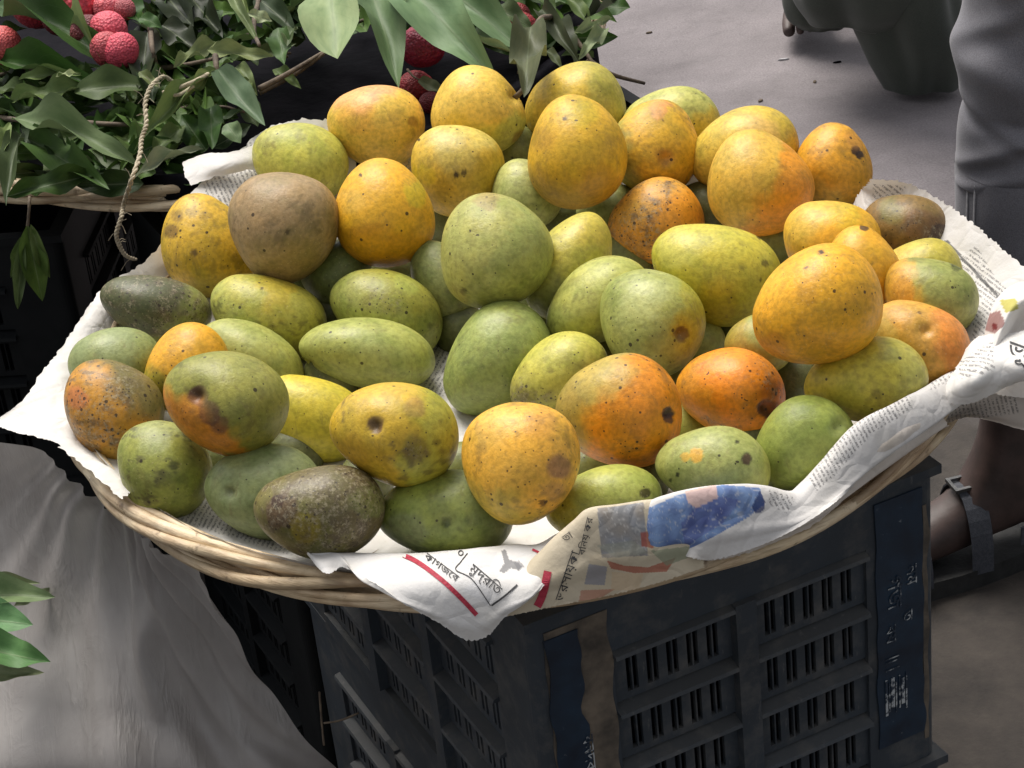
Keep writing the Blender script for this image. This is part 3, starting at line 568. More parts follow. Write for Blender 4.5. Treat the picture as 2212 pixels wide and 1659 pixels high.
# what sets each mango apart, in words
NOTE = {
 1:'yellow mango at the back left, nearest the leaves', 2:'round pale yellow mango at the very back under the dangling leaf', 3:'yellow mango at the back, half hidden behind a taller yellow one', 4:'tall golden mango standing upright in the back middle',
 5:'greenish yellow mango peeping from behind against the grey road', 6:'yellow mango with a pinkish crown and a brown bruise, beside the tall golden one', 7:'yellow mango in the back right, behind the heart shaped one', 8:'heart shaped yellow mango with an orange right cheek',
 9:'orange mango with a black crack, furthest right of the back row', 10:'lime yellow mango against the paper, behind the brown one', 11:'golden mango with brown blotches at the left edge of the paper', 12:'brown all over, the large round mango on the left of the heap',
 13:'bright golden mango right beside the big brown one', 14:'yellow mango with three black dots, in front of the back row', 15:'pale green mango glimpsed behind the tall golden one', 16:'large round pale green mango with one black hole low down', 17:'dull green mango deep under the large pale green one',
 18:'yellow green mango lying behind the right side of the large pale green one', 19:'orange mango sprinkled with black specks in the upper middle', 20:'sliver of green mango under the tall golden one', 21:'lemon coloured long mango lying sideways in the right middle',
 22:'pale lime mango behind the green one with the sunken stem', 23:'green mango with a painted pale sheen and a sunken brown stem end', 24:'golden mango pressed against its neighbour, left half of the pair on the right', 25:'orange mango with a dark notch, right half of the pair on the right',
 26:'largest golden mango, lying on top at the right', 27:'dark brown mango at the right edge on the newspaper', 28:'small yellow mango above the green and orange one at the right edge', 29:'mango green on the right and orange on the left, by the right edge', 30:'peach orange mango with a round dent by the folded newspaper',
 31:'plain yellow green mango tucked under the newspaper fold at the right', 32:'deepest orange mango with a dark stem spot, right of centre', 33:'olive mango deep in the gap under the largest golden one', 34:'sliver of pale green mango in the dark gap right of centre', 35:'bright grass green mango by the right front paper edge',
 36:'green mango with an orange gash and a round brown scab', 37:'orange mango with a blue black stem end, front middle', 38:'yellow mango with clustered black specks on its left end', 39:'smooth plain green oval mango in the middle', 40:'small yellow green mango showing between the two orange ones',
 41:'round yellow orange mango with a purplish bruise, at the very front', 42:'yellow green mango with a dark tip just above the printed paper', 43:'green mango with a grey scurfy left side and faint stem, front edge', 44:'yellow mango with two brown scars facing front', 45:'grey brown scabby mango at the front rim',
 46:'bluish green mango with a small black stem dot', 47:'yellow and green mango with a dark green blotch at the front left rim', 48:'olive mango with a long brown scar and an orange underside', 49:'clear yellow mango between two scarred ones', 50:'orange mango thickly peppered with black specks at the left rim',
 51:'bluish green mango behind the peppered orange one', 52:'orange mango behind the scarred olive one', 53:'pale green mango lying behind the scarred olive one', 54:'nearly black green mango at the left edge', 55:'yellow green mango right under the big brown one', 56:'deep green mango in the gap beside the bright golden one',
 59:'dark green mango deep in the gap left of the largest golden one', 60:'shadowed green mango at the bottom of the gap below the largest golden one', 61:'shaded olive mango under the orange one with the blue black stem', 62:'green mango buried between the back yellow ones', 63:'green mango wedged under the big brown one', 64:'green mango buried right of the smooth plain oval one',
 57:'green mango dusted with specks on its shoulder, left middle', 58:'long green mango with a hooked beak on its left end',
}
NU, NV = 120, 84
def make_mango(i):
    x, y, z, k, px, py, a, b, ang = HEAP[i]
    c1, c2, gang, thr, speck, blunt, marks, stem = SK[i]
    k = k/1000.0*1.0
    d = ray(px, py); d = d/np.linalg.norm(d); P = np.array([x, y, z])
    th = math.radians(ang); ex = RIGHT*math.cos(th)-UP*math.sin(th); ex = ex-d*ex.dot(d); ex /= np.linalg.norm(ex)
    ez = -d; ey = np.cross(ez, ex)                       # ey: roughly image up
    # image axes in the tangent plane
    ix = RIGHT-d*RIGHT.dot(d); ix /= np.linalg.norm(ix); iy = np.cross(d, ix)*1.0     # iy points down in the image
    if iy.dot(UP) > 0: iy = -iy
    rs = np.random.RandomState(i*7+1)
    u = np.linspace(0, math.pi, NV+1); v = np.linspace(0, 2*math.pi, NU, endpoint=False)
    uu, vv = np.meshgrid(u, v, indexing='ij')
    s = np.cos(uu)*blunt; rr = np.sin(uu)
    egg = 1.0+0.14*s-0.03*s*s+0.02+0.035*np.cos(vv-rs.rand()*6.28)*s
    cc = 0.5*(a+b)*0.97
    X = s*1.0; Yc = rr*np.cos(vv)*egg; Zc = rr*np.sin(vv)*egg
    bend = 0.13*(s*s-0.4)*rs.choice([-1, 1])
    Xw = X*a*k; Yw = (Yc+bend*0.6)*b*k; Zw = Zc*cc*k
    # beak: a slight hook near the narrow end
    hook = np.exp(-((s+0.86)/0.16)**2)*rr*np.clip(np.cos(vv-0.6), 0, 1)*0.10
    Yw = Yw*(1+hook)
    q = 1.0+0.03*np.sin(2.1*Xw/(a*k)+rs.rand()*6+2*np.cos(vv))*rr+0.026*np.sin(2*vv+rs.rand()*6)*rr*rr*0.6+0.012*np.sin(3*vv+3*s+rs.rand()*6)*rr
    Xw *= 1; Yw *= q; Zw *= q
    pos = P+Xw[..., None]*ex+Yw[..., None]*ey+Zw[..., None]*ez
    pos = pos.reshape(-1, 3)
    rel = pos-P
    # view-plane coordinates (survey units), used to put every mark where it sits on the fruit
    U = rel.dot(ix)/k+px; V = rel.dot(iy)/k+py; face = rel.dot(ez) > -0.15*b*k
    # stem hollow
    nrm = rel/np.linalg.norm(rel, axis=1)[:, None]
    if stem:
        g = np.exp(-(((U-stem[0])**2+(V-stem[1])**2)/(13.0**2)))*face; pos = pos-nrm*(g*0.0042)[:, None]
        g2 = np.exp(-(((U-stem[0])**2+(V-stem[1])**2)/(34.0**2)))*face; pos = pos-nrm*(g2*0.0022)[:, None]
    # colours
    un, vn = (U-px)/max(a, b), (V-py)/max(a, b)
    ga = math.radians(gang); dd = un*math.cos(ga)+vn*math.sin(ga)
    lo = np.zeros(len(pos))
    for fr, am in ((22, 0.20), (50, 0.14), (110, 0.10), (230, 0.07)):
        A_ = rs.randn(3, 3)*0.6; w1 = rel.dot(A_.T)*fr*2.2; lo += am*(np.sin(w1[:, 0]+rs.rand()*6+np.sin(w1[:, 1]))*np.cos(w1[:, 2]+rs.rand()*6))
    t = np.clip((dd-thr+lo*0.8)/0.35+0.5, 0, 1); t = t*t*(3-2*t)
    A1, A2 = srgb(c1), srgb(c2); col = A1*(1-t[:, None])+A2*t[:, None]
    col = col*(1+0.18*lo[:, None]*np.array([0.5, 0.3, 1.0]))
    sp = np.full(len(pos), speck, float)*(0.6+0.9*np.clip(0.5+1.6*lo, 0, 1))
    so_ = np.zeros(len(pos))
    for fr, am in ((40, .30), (95, .26), (190, .22), (330, .18)):
        A_ = rs.randn(3, 3)*0.6; w1 = rel.dot(A_.T)*fr*2.2; so_ += am*np.sin(w1[:, 0]+rs.rand()*6+1.6*np.sin(w1[:, 1]))*np.cos(w1[:, 2]+rs.rand()*6)
    ks = rs.uniform(0.15, 0.75)*(1.35 if i in (10, 11, 12, 16, 37, 38, 41, 44, 45, 47, 48, 50, 54, 55, 57, 58, 9, 6, 27) else 0.8)
    sm = np.clip((so_-0.20)/0.16, 0, 1)[:, None]*ks; hv = 0.85 if i in (45, 50, 54, 48, 47, 57, 38, 44) else 0.55; col = col*(1-sm*hv)+np.array([0.085, 0.060, 0.028])*sm*hv
    sp = sp*np.clip(0.35+2.6*np.clip(so_+0.15, 0, 1), 0, 2.2)
    for (mx, my, mr, mc, ms) in marks:
        wob = np.clip(1+1.5*lo, .35, 1.9)
        dist = np.sqrt((U-mx)**2+(V-my)**2)/(mr*wob+1e-6)
        soft = 0.22 if ms >= 0.8 else (0.45 if ms >= .6 else 0.75)
        wgt = np.clip((1.0+soft*0.5-dist)/soft, 0, 1); wgt = wgt*wgt*(3-2*wgt)*ms*face
        col = col*(1-wgt[:, None])+srgb(mc)*wgt[:, None]
        if ms < 0.8 and sum(srgb(mc)) < 0.35: sp = np.clip(sp+wgt*0.3, 0, 1)
    extra = {38:[(1130,845,45,.75),(1160,880,30,.6)], 50:[(260,850,60,.6),(190,900,60,.6)], 57:[(800,650,55,.5),(860,665,40,.4)], 44:[(890,960,45,.5)], 26:[(1850,640,40,.35)], 32:[(1650,810,60,.6)],
             19:[(1360,500,60,.7), (1420,440,60,.5)], 45:[(690,1100,90,.6)], 47:[(330,1060,50,.4)], 58:[(700,750,40,.4)], 55:[(520,640,50,.35)], 23:[(1360,740,60,.35)], 16:[(1040,470,60,.4)], 11:[(400,520,60,.4)], 52:[(360,800,40,.4)], 41:[(1160,1060,60,.3)], 54:[(370,660,60,.3)], 37:[(1340,930,60,.2)], 48:[(590,870,20,.4)], 27:[(2000,500,40,.3)]}.get(i, [])
    for (mx, my, mr, ms) in extra: sp = np.clip(sp+ms*np.exp(-((U-mx)**2+(V-my)**2)/mr**2)*face, 0, 1)
    col[:, 0] = np.maximum(col[:, 0], (0.80 if i in (51, 46, 56, 35, 39, 43, 63, 59, 60) else 0.92)*col[:, 1])
    gr = np.clip((col[:, 1]/(col[:, 0]+1e-4)-0.78)/0.25, 0, 1)[:, None]; lg = col.dot(np.array([0.3, 0.6, 0.1]))[:, None]; col = col*(1-0.34*gr)+0.34*gr*lg*np.array([1.20, 1.07, 0.50])
    lum = col.dot(np.array([0.3, 0.6, 0.1]))[:, None]; col = np.clip(lum+(col-lum)*1.06, 0.002, 1)*np.array([1.02, 1.07, 0.98])
    col = np.clip(col*GAIN, 0.002, 0.95)
    loc = pos-P
    idx = np.arange((NV+1)*NU).reshape(NV+1, NU)
    a0 = idx[:-1].ravel(); b0 = idx[1:].ravel(); a1 = np.roll(idx, -1, 1)[:-1].ravel(); b1 = np.roll(idx, -1, 1)[1:].ravel()
    F = np.stack([a0, a1, b1, b0], 1) if blunt > 0 else np.stack([a0, b0, b1, a1], 1)
    me = bpy.data.meshes.new('mango'); me.vertices.add(len(loc)); me.vertices.foreach_set('co', loc.astype(np.float32).ravel())
    me.loops.add(F.size); me.loops.foreach_set('vertex_index', F.astype(np.int32).ravel()); me.polygons.add(len(F))
    me.polygons.foreach_set('loop_start', np.arange(0, F.size, 4, dtype=np.int32)); me.polygons.foreach_set('use_smooth', np.ones(len(F), bool)); me.update(); me.validate()
    set_color(me, col, sp) if len(me.vertices) == len(col) else None
    me.materials.append(MANGO); o = bpy.data.objects.new('mango', me); COL.objects.link(o); o.location = tuple(P)
    tag(o, NOTE[i], 'mango', 'mangoes heaped in the cane basket')
    if i == 2:
        d0 = ray(1116, 222); c0 = P+(d0/np.linalg.norm(d0)*0) ; e_ = (ix*(1116-px)+iy*(212-py))*k
        mb = MB(); mb.tube([e_*0.93, e_*1.10+np.array([0, 0, .004]), e_*1.22+np.array([0.003, 0, .010])], [.0030, .0024, .0028], 7); mb.build('stalk', TWIG, o, True)
    return o
FILL = {  # filler mangoes, added so the bright gaps in the heap look dark
  105:((0.1810,0.2154,0.3286,0.42013,1520,448,64,58,5),(19, 8)),
  106:((0.2314,0.1393,0.3259,0.40687,1668,520,64,58,42),(24, 8)),
  109:((-0.0495,0.0764,0.3090,0.39742,992,708,64,58,63),(17, 39)),
  111:((-0.0529,0.2620,0.3263,0.42865,964,468,64,58,47),(14, 16)),
  113:((-0.1845,-0.1086,0.3155,0.36382,640,976,64,58,31),(49, 46)),
  114:((0.0392,-0.1773,0.3114,0.35201,1268,1016,64,58,68),(42, 37)),
  115:((0.0503,0.2394,0.3223,0.42506,1208,472,64,58,15),(15, 20)),
  116:((-0.1603,0.0079,0.3113,0.38499,712,820,64,58,52),(49, 58)),
  117:((-0.1291,-0.1558,0.3137,0.35560,792,1032,64,58,89),(44, 45)),
  120:((-0.1016,0.1853,0.3175,0.41591,856,580,64,58,20),(57, 17)),
  121:((-0.1612,0.1244,0.3160,0.40523,712,668,64,58,57),(56, 57)),
  122:((-0.0578,-0.1516,0.3100,0.35673,992,1012,64,58,4),(43, 41)),
  123:((0.1192,-0.0518,0.3089,0.37461,1452,820,64,58,41),(34, 40)),
  124:((-0.2481,-0.1190,0.3254,0.36094,460,988,64,58,78),(47, 48)),
  126:((0.1002,0.1614,0.3151,0.41191,1344,556,64,58,62),(19, 20)),
  128:((0.0121,0.1145,0.3099,0.40410,1140,644,64,58,46),(18, 16)),
  129:((0.0709,0.0140,0.3079,0.38643,1308,752,64,58,83),(22, 23)),
  131:((0.1676,-0.1742,0.3189,0.35180,1628,952,64,58,67),(36, 35)),
}

FNOTE = {105:'under the black specked orange one at its right end', 106:'behind the right end of the lemon coloured long one', 109:'in the gap above the smooth plain green oval', 111:'between the three dotted yellow one and the large pale green one',
 113:'below the clear yellow one, left of the two scarred', 114:'just left of the orange one with the blue black stem', 115:'right behind the bottom of the tall golden one', 116:'beneath the long green one with the beak, near its left tip',
 117:'under the yellow one with two brown scars', 120:'directly below the bright golden one', 121:'left of the green one with a speckled shoulder', 122:'left of the round bruised one at the front',
 123:'under the one with the sunken brown stem end', 124:'under the olive one with the long scar', 126:'below the black specked orange one', 128:'at the lower right edge of the large pale green one', 129:'between the pale lime one and the sheened green one', 131:'in the corner between the scabbed green and grass green ones'}
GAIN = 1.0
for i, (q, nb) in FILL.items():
    HEAP[i] = q; c_ = ('56683c', '4c5f3a', '66703c', '5d6a44')[i % 4]; SK[i] = (c_, c_, 0, 1, .04, 1 if i % 2 else -1, [], None); NOTE[i] = 'dark filler mango deep '+FNOTE[i]
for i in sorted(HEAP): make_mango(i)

# ================================================================== newspaper
def floor_z(rho): return ZR-0.05+0.05*(rho/0.38)**3
PAPERBASE = 'd9d6d2'
def pip(px, py, poly):
    """points in polygon, vectorised"""
    c = np.zeros(len(px), bool); n = len(poly)
    for i in range(n):
        x1, y1 = poly[i]; x2, y2 = poly[(i+1) % n]
        cond = ((y1 > py) != (y2 > py)) & (px < (x2-x1)*(py-y1)/((y2-y1) if y2 != y1 else 1e-9)+x1)
        c ^= cond
    return c
def crumple(P, amp, seed, freq=22.0):
    out = np.zeros(len(P))
    for i, p in enumerate(P):
        v = Vector((p[0]*freq+seed, p[1]*freq, p[2]*freq*0.8))
        a = abs(noise.noise(v)); b = abs(noise.noise(v*2.3+Vector((3, 1, 7)))); c = noise.noise(v*0.45)
        out[i] = (0.5-a)*1.0+(0.35-b)*0.45+c*0.8
    return out*amp
SHEETS = {}
def sheet(name, rows, nr, nc, label, seed=0, amp=0.0028, base=PAPERBASE, prints=(), textrot=0.0, textblocks=(), tear=0.002, thick=0.0006, parent=None, keep_top=False, freq=22.0):
    """rows: list of rows, each a list of world points. All rows same length."""
    L = np.array(rows, float); R_, C_, _ = L.shape
    A_ = np.stack([spline(L[r], nc) for r in range(R_)], 0)
    B_ = np.stack([spline(A_[:, c], nr) for c in range(nc)], 1)         # nr x nc x 3
    P = B_.reshape(-1, 3)
    # survey coordinates of every vertex before crumpling, for the print
    rel = P-CAM; t = rel.dot(FWD); U = 1106+FOC*D0*rel.dot(RIGHT)/t; V = 829.5-FOC*D0*rel.dot(UP)/t
    du = np.gradient(B_, axis=0).reshape(-1, 3); dv = np.gradient(B_, axis=1).reshape(-1, 3)
    N = np.cross(du, dv); N /= np.linalg.norm(N, axis=1)[:, None]+1e-12
    P = P+N*crumple(P, amp, seed, freq)[:, None]
    Q = P.reshape(nr, nc, 3).copy()
    # torn edges
    for e, (sl, inner) in enumerate(((np.s_[-1, :], np.s_[-2, :]), (np.s_[:, 0], np.s_[:, 1]), (np.s_[:, -1], np.s_[:, -2]), (np.s_[0, :], np.s_[1, :]))):
        E = Q[sl]; I_ = Q[inner]; d = E-I_; d /= np.linalg.norm(d, axis=1)[:, None]+1e-9
        j = np.array([noise.noise(Vector((k*0.33, seed+e*5, 0)))*tear+noise.noise(Vector((k*1.1, seed+e*5, 4)))*tear*0.6 for k in range(len(E))]); Q[sl] = E+d*j[:, None]
    P = Q.reshape(-1, 3)
    idx = np.arange(nr*nc).reshape(nr, nc)
    F = np.stack([idx[:-1, :-1].ravel(), idx[1:, :-1].ravel(), idx[1:, 1:].ravel(), idx[:-1, 1:].ravel()], 1)
    c, s_ = math.cos(math.radians(textrot)), math.sin(math.radians(textrot))
    uv = np.stack([(U*c+V*s_)/29.0, (-U*s_+V*c)/29.0], 1)
    o = mesh_obj(name, P, [tuple(map(int, q)) for q in F], PAPER, parent, True, uv)
    rgb = np.tile(srgb(base), (len(P), 1)); ink = np.zeros(len(P))
    for (poly, colr, alpha) in prints:
        m = pip(U, V, poly)
        if isinstance(colr, tuple):      # two tone picture, blended by noise
            nz = np.array([0.5+0.8*noise.noise(Vector((a_/26.0, b_/34.0, seed))) for a_, b_ in zip(U[m], V[m])])[:, None]; nz = np.clip(nz, 0, 1)
            w_ = np.array([abs(noise.noise(Vector((a_/30.0, b_/16.0, seed+3)))) for a_, b_ in zip(U[m], V[m])])[:, None]; cc = srgb(colr[0])*(1-nz)+srgb(colr[1])*nz; cc = cc+(0.62-cc)*np.clip(1-w_/0.045, 0, 1)*0.6
        else: cc = srgb(colr)
        rgb[m] = rgb[m]*(1-alpha)+cc*alpha
    for poly in textblocks: ink[pip(U, V, poly)] = 1.0
    set_color(o.data, rgb, ink)
    if label: tag(o, label, 'newspaper', 'sheets of newspaper lining the basket')
    SHEETS[label or name] = (P, F)
    return o
def edge(px, py, rho=0.388, z=0.017, lim=0.378):
    P = at_z(px, py, ZR+z)
    if math.hypot(P[0], P[1]) < lim: return P
    return at_rho(px, py, rho)
def rim_between(Pt, Pb, rho=0.381, z=0.016):
    t1 = math.atan2(Pt[1], Pt[0]); t2 = math.atan2(Pb[1], Pb[0]); th = 0.55*t1+0.45*t2
    return np.array([rho*math.cos(th), rho*math.sin(th), ZR+z])
def inward(P, rho):
    th = math.atan2(P[1], P[0]); return np.array([rho*math.cos(th), rho*math.sin(th), floor_z(rho)+0.006])

# the lining inside the basket
rows = []
for r_ in (0.02, 0.12, 0.22, 0.30, 0.335, 0.349, 0.359):
    row = []
    for k in range(25):
        th = 2*math.pi*k/24-2.0
        rr = r_*(1+(0.012*noise.noise(Vector((k*0.9, 3, 0))) if r_ > .355 and k not in (0, 24) else 0))
        z_ = floor_z(rr)+0.006+(0.012 if r_ > .355 else 0)
        row.append((rr*math.cos(th), rr*math.sin(th), z_))
    rows.append(row)
sheet('newspaper_lining', rows, 60, 260, 'white printed newspaper lining the basket under the mangoes', 2, 0.0018, textrot=-60, textblocks=[[(900,650),(1100,650),(1000,860),(900,860)],[(600,240),(900,240),(900,420),(600,420)],[(1700,380),(2100,420),(2200,700),(1900,600)],[(300,1040),(620,1130),(620,1200),(300,1100)]], tear=0.003)

# left sheet: runs up the left rim and ends in a pointed corner
outer = [(742,258,.058),(660,258,.055),(600,266,.052),(548,296,.046),(500,340,.040),(432,398,.034),(372,468,.026),(342,532,.022),(302,572,.020),(228,622,.018),(176,690,.018),(132,752,.018),(96,800,.016),(50,866,.012),(-4,912,.004),(28,936,.012),(72,946,.016),(118,962,.018),(152,990,.017),(205,1030,.016),(262,1082,.014)]
rows = [[], [], [], []]
for (x_, y_, z_) in outer:
    P = at_z(x_, y_, ZR+z_); rho = math.hypot(P[0], P[1]); th = math.atan2(P[1], P[0])
    rows[3].append(P)
    rm = min(rho-0.012, 0.374); zm = ZR+max(0.014, z_*0.55) if rm > .36 else floor_z(rm)+0.008
    rows[2].append(np.array([rm*math.cos(th), rm*math.sin(th), zm]))
    rows[1].append(inward(P, 0.345)); rows[0].append(inward(P, 0.28))
sheet('newspaper', rows, 46, 260, 'crumpled white newspaper running up the left rim to a pointed corner', 5, 0.0032, textrot=65,
      textblocks=[[(440,330),(560,300),(560,420),(440,430)], [(560,400),(380,560),(350,520),(540,330)]], tear=0.003)
# loose flap behind it
fl = [[at_z(395,348,ZR+.045), at_z(450,332,ZR+.05), at_z(500,330,ZR+.052), at_z(560,310,ZR+.05)],
      [at_z(398,375,ZR+.042), at_z(450,365,ZR+.045), at_z(505,355,ZR+.046), at_z(565,335,ZR+.044)],
      [at_z(412,402,ZR+.036), at_z(460,385,ZR+.038), at_z(510,372,ZR+.038), at_z(570,360,ZR+.036)]]
sheet('newspaper', fl, 18, 30, 'small rounded white paper flap sticking out at the upper left', 8, 0.002)

# front white flap with the red rule
cols = [((645,1186),(662,1196)), ((680,1192),(705,1240)), ((730,1196),(742,1226)), ((790,1197),(800,1256)), ((860,1195),(880,1308)), ((930,1193),(950,1350)), ((1000,1188),(1005,1386)), ((1060,1184),(1052,1376)), ((1110,1180),(1092,1332)), ((1160,1178),(1150,1290)), ((1215,1150),(1200,1240))]
rows = [[], [], [], [], []]
for (t_, b_) in cols:
    Pt = at_z(t_[0], t_[1], ZR+.017); Pb = edge(b_[0], b_[1], 0.394, 0.019)
    rb = math.hypot(Pb[0], Pb[1])
    rows[0].append(inward(Pt, min(0.30, math.hypot(Pt[0], Pt[1])-0.015)))
    rows[1].append(Pt); 
    if rb > .386:
        M_ = rim_between(Pt, Pb, 0.379, 0.021); rows[2].append(M_)
        Q_ = M_*0.4+Pb*0.6; rq = math.hypot(Q_[0], Q_[1]); Q_[:2] *= 0.393/rq; rows[3].append(Q_)
    else:
        rows[2].append(Pt*0.66+Pb*0.34+np.array([0, 0, .003])); rows[3].append(Pt*0.33+Pb*0.67+np.array([0, 0, .003]))
    rows[4].append(Pb)
redA = [(855,1196),(872,1196),(905,1212),(960,1250),(1000,1290),(1033,1325),(1026,1332),(990,1303),(945,1264),(895,1226)]
flap = sheet('newspaper', rows, 120, 240, 'white newspaper flap with a red rule hanging over the front rim to a point', 12, 0.0026, base='dcdad8', freq=14,
      prints=[([(1083,1190),(1092,1188),(1100,1210),(1118,1216),(1128,1226),(1122,1234),(1104,1228),(1088,1240),(1078,1234),(1090,1218)], '707072', .8), ([(1110,1216),(1122,1212),(1132,1226),(1118,1232)], '77777a', .7),
              ([(1020,1195),(1075,1192),(1060,1225),(1000,1235)], 'c8c8ca', .6), ([(1030,1250),(1080,1280),(1055,1310),(1000,1275)], 'd2d2d4', .6)], tear=0.0015)
# cream printed page beneath, right of the flap
cols = [((1120,1240),(1075,1336)), ((1165,1195),(1140,1322)), ((1200,1160),(1190,1311)), ((1240,1125),(1245,1300)), ((1272,1099),(1300,1290)), ((1335,1090),(1350,1278)), ((1400,1080),(1410,1262)), ((1450,1075),(1462,1246)), ((1500,1070),(1520,1226))]
def front_rows(cols, crest_rho, hang_rho, crest_z=None, rimz=.017):
    rows = [[], [], [], [], []]
    for (t_, b_) in cols:
        Pt = at_rho(t_[0], t_[1], crest_rho) if crest_z is None else at_z(t_[0], t_[1], ZR+crest_z); Pb = edge(b_[0], b_[1], hang_rho, rimz)
        rows[0].append(inward(Pt, 0.328)); rows[1].append(Pt)
        M_ = rim_between(Pt, Pb, 0.383, 0); M_[2] = max(ZR+rimz, 0.5*Pt[2]+0.5*(ZR+rimz)-0.004); rows[2].append(M_)
        rows[3].append(M_*0.45+Pb*0.55); rows[4].append(Pb)
    return rows
cream = 'c9bda6'
cpr = [([(1290,1100),(1390,1085),(1400,1200),(1300,1205)], ('8b8580', '7d8694'), .85), ([(1275,1200),(1360,1190),(1360,1300),(1255,1300)], 'c4b49a', .4),
       ([(1382,1150),(1410,1150),(1412,1185),(1386,1180)], 'a2402a', .7), ([(1310,1210),(1350,1222),(1400,1225),(1460,1205),(1440,1235),(1370,1238),(1320,1228)], 'a24c36', .75),
       ([(1405,1190),(1490,1180),(1500,1200),(1440,1222)], '869078', .7), ([(1272,1218),(1312,1224),(1306,1264),(1262,1262)], '8e8e96', .85), ([(1255,1275),(1330,1272),(1300,1290),(1250,1300)], 'b06a54', .6),
       ([(1290,1180),(1368,1168),(1400,1195),(1330,1205)], '96988c', .6), ([(1322,1235),(1390,1240),(1380,1275),(1320,1275)], 'cbb08e', .5)]
red2 = [(1178,1235),(1190,1228),(1194,1236),(1176,1290),(1164,1318),(1150,1322),(1163,1285)]
page = sheet('newspaper', front_rows(cols, 0.362, 0.390), 120, 220, 'cream newspaper page with faded colour pictures folded over the front rim', 21, 0.0014, base=cream, freq=16,
      prints=cpr, tear=0.001)
# right front sheet with the blue picture
cols = [((1383,1098),(1388,1182)), ((1410,1080),(1412,1186)), ((1440,1070),(1440,1180)), ((1500,1056),(1490,1204)), ((1575,1049),(1545,1208)), ((1650,1051),(1620,1186)), ((1712,1062),(1690,1158)), ((1752,1030),(1760,1118)), ((1785,990),(1815,1076)), ((1850,915),(1880,1012)), ((1920,876),(1940,952)), ((1990,842),(2000,900)), ((2050,806),(2060,862)), ((2095,775),(2110,830))]
blue = [([(1395,1100),(1470,1068),(1560,1050),(1640,1056),(1650,1090),(1610,1120),(1540,1160),(1480,1190),(1380,1180),(1378,1150)], ('41609a', '7d9fd0'), .9),
        ([(1480,1062),(1545,1050),(1550,1075),(1505,1098),(1485,1086)], 'd8b8ac', .85), ([(1500,1098),(1560,1072),(1600,1082),(1560,1130),(1480,1180),(1470,1130)], ('454a88', '7482b8'), .7), ([(1640,1060),(1652,1085),(1648,1104),(1632,1110),(1622,1096)], '2c3a6c', .8)]
sheet('newspaper', front_rows(cols, 0.364, 0.388), 130, 480, 'newspaper with a bright blue picture along the right front rim', 33, 0.0016, base='d5d2cf', prints=blue, textrot=62, freq=15,
      textblocks=[[(1745,1040),(1790,975),(1860,905),(1960,850),(1975,880),(1880,940),(1800,1030),(1765,1060)], [(1660,1060),(1720,1075),(1700,1110),(1660,1090)], [(2010,830),(2060,800),(2060,820),(2010,845)]], tear=0.0012)
# second layer of white paper beneath it along the lower edge
cols = [((1440,1150),(1460,1200)), ((1500,1170),(1508,1213)), ((1560,1170),(1575,1204)), ((1650,1140),(1660,1176)), ((1740,1085),(1755,1133)), ((1810,1030),(1830,1075)), ((1880,960),(1905,1008)), ((1950,915),(1975,955)), ((2010,890),(2050,918))]
sheet('newspaper', front_rows(cols, 0.374, 0.382, rimz=.012), 30, 160, 'plain under sheet of newspaper showing as a pale band along the right front rim', 39, 0.0016, base='cfc6bc', freq=16)
# large sheet standing out beyond the right rim
pr = [((1850,420,.02),(1868,405,.035),(1882,388,.05)), ((1870,455,.018),(1915,420,.035),(1962,398,.05)), ((1950,520,.012),(2000,475,.03),(2042,440,.045)), ((2020,580,.012),(2062,530,.026),(2106,486,.042)), ((2075,640,.012),(2120,588,.022),(2168,540,.038)),
      ((2095,700,.014),(2160,650,.022),(2232,598,.036)), ((2092,755,.016),(2160,735,.024),(2290,700,.036)), ((2082,800,.018),(2160,800,.024),(2290,790,.030)), ((2068,838,.018),(2140,850,.020),(2280,855,.026))]
rows = [[], [], [], []]
for (a_, m_, o_) in pr:
    Pa = at_z(a_[0], a_[1], ZR+a_[2]); rows[1].append(Pa); rows[2].append(at_z(m_[0], m_[1], ZR+m_[2])); rows[3].append(at_z(o_[0], o_[1], ZR+o_[2]))
    rows[0].append(inward(Pa, min(0.33, math.hypot(Pa[0], Pa[1])-.02)))
big = sheet('newspaper', rows, 90, 200, 'large white sheet of newspaper standing out past the right rim', 41, 0.0030, base='d3d0cd', textrot=38, freq=17,
      textblocks=[[(1885,400),(1955,402),(1945,430),(1880,430)], [(2060,560),(2110,530),(2150,600),(2190,640),(2150,660),(2110,640)], [(2105,660),(2150,640),(2120,760),(2095,760)], [(2095,760),(2130,760),(2110,840),(2080,830)]],
      prints=[([(2040,520),(2046,518),(2160,640),(2154,644)], '404042', .8)], tear=0.004)
# curled strip with a bit of colour
rows = [[at_z(2124,742,ZR+.035), at_z(2136,690,ZR+.050), at_z(2160,640,ZR+.062), at_z(2205,612,ZR+.066), at_z(2250,625,ZR+.06)],
        [at_z(2142,748,ZR+.060), at_z(2160,700,ZR+.072), at_z(2182,660,ZR+.082), at_z(2218,640,ZR+.082), at_z(2260,650,ZR+.075)],
        [at_z(2165,752,ZR+.056), at_z(2182,712,ZR+.066), at_z(2202,680,ZR+.072), at_z(2232,665,ZR+.07), at_z(2270,675,ZR+.065)],
        [at_z(2178,760,ZR+.038), at_z(2200,730,ZR+.045), at_z(2222,700,ZR+.048), at_z(2250,690,ZR+.046), at_z(2280,700,ZR+.045)]]
sheet('newspaper', rows, 40, 50, 'curled newspaper edge with a yellow and maroon print at the right', 44, 0.0012, base='e6e3e0',
      prints=[([(2130,680),(2160,672),(2172,700),(2145,722),(2128,715)], '8c5c5a', .85), ([(2160,650),(2195,645),(2200,668),(2172,676)], 'b9b23c', .85), ([(2143,700),(2152,697),(2154,710),(2144,714)], '6a1018', .9)], freq=14)
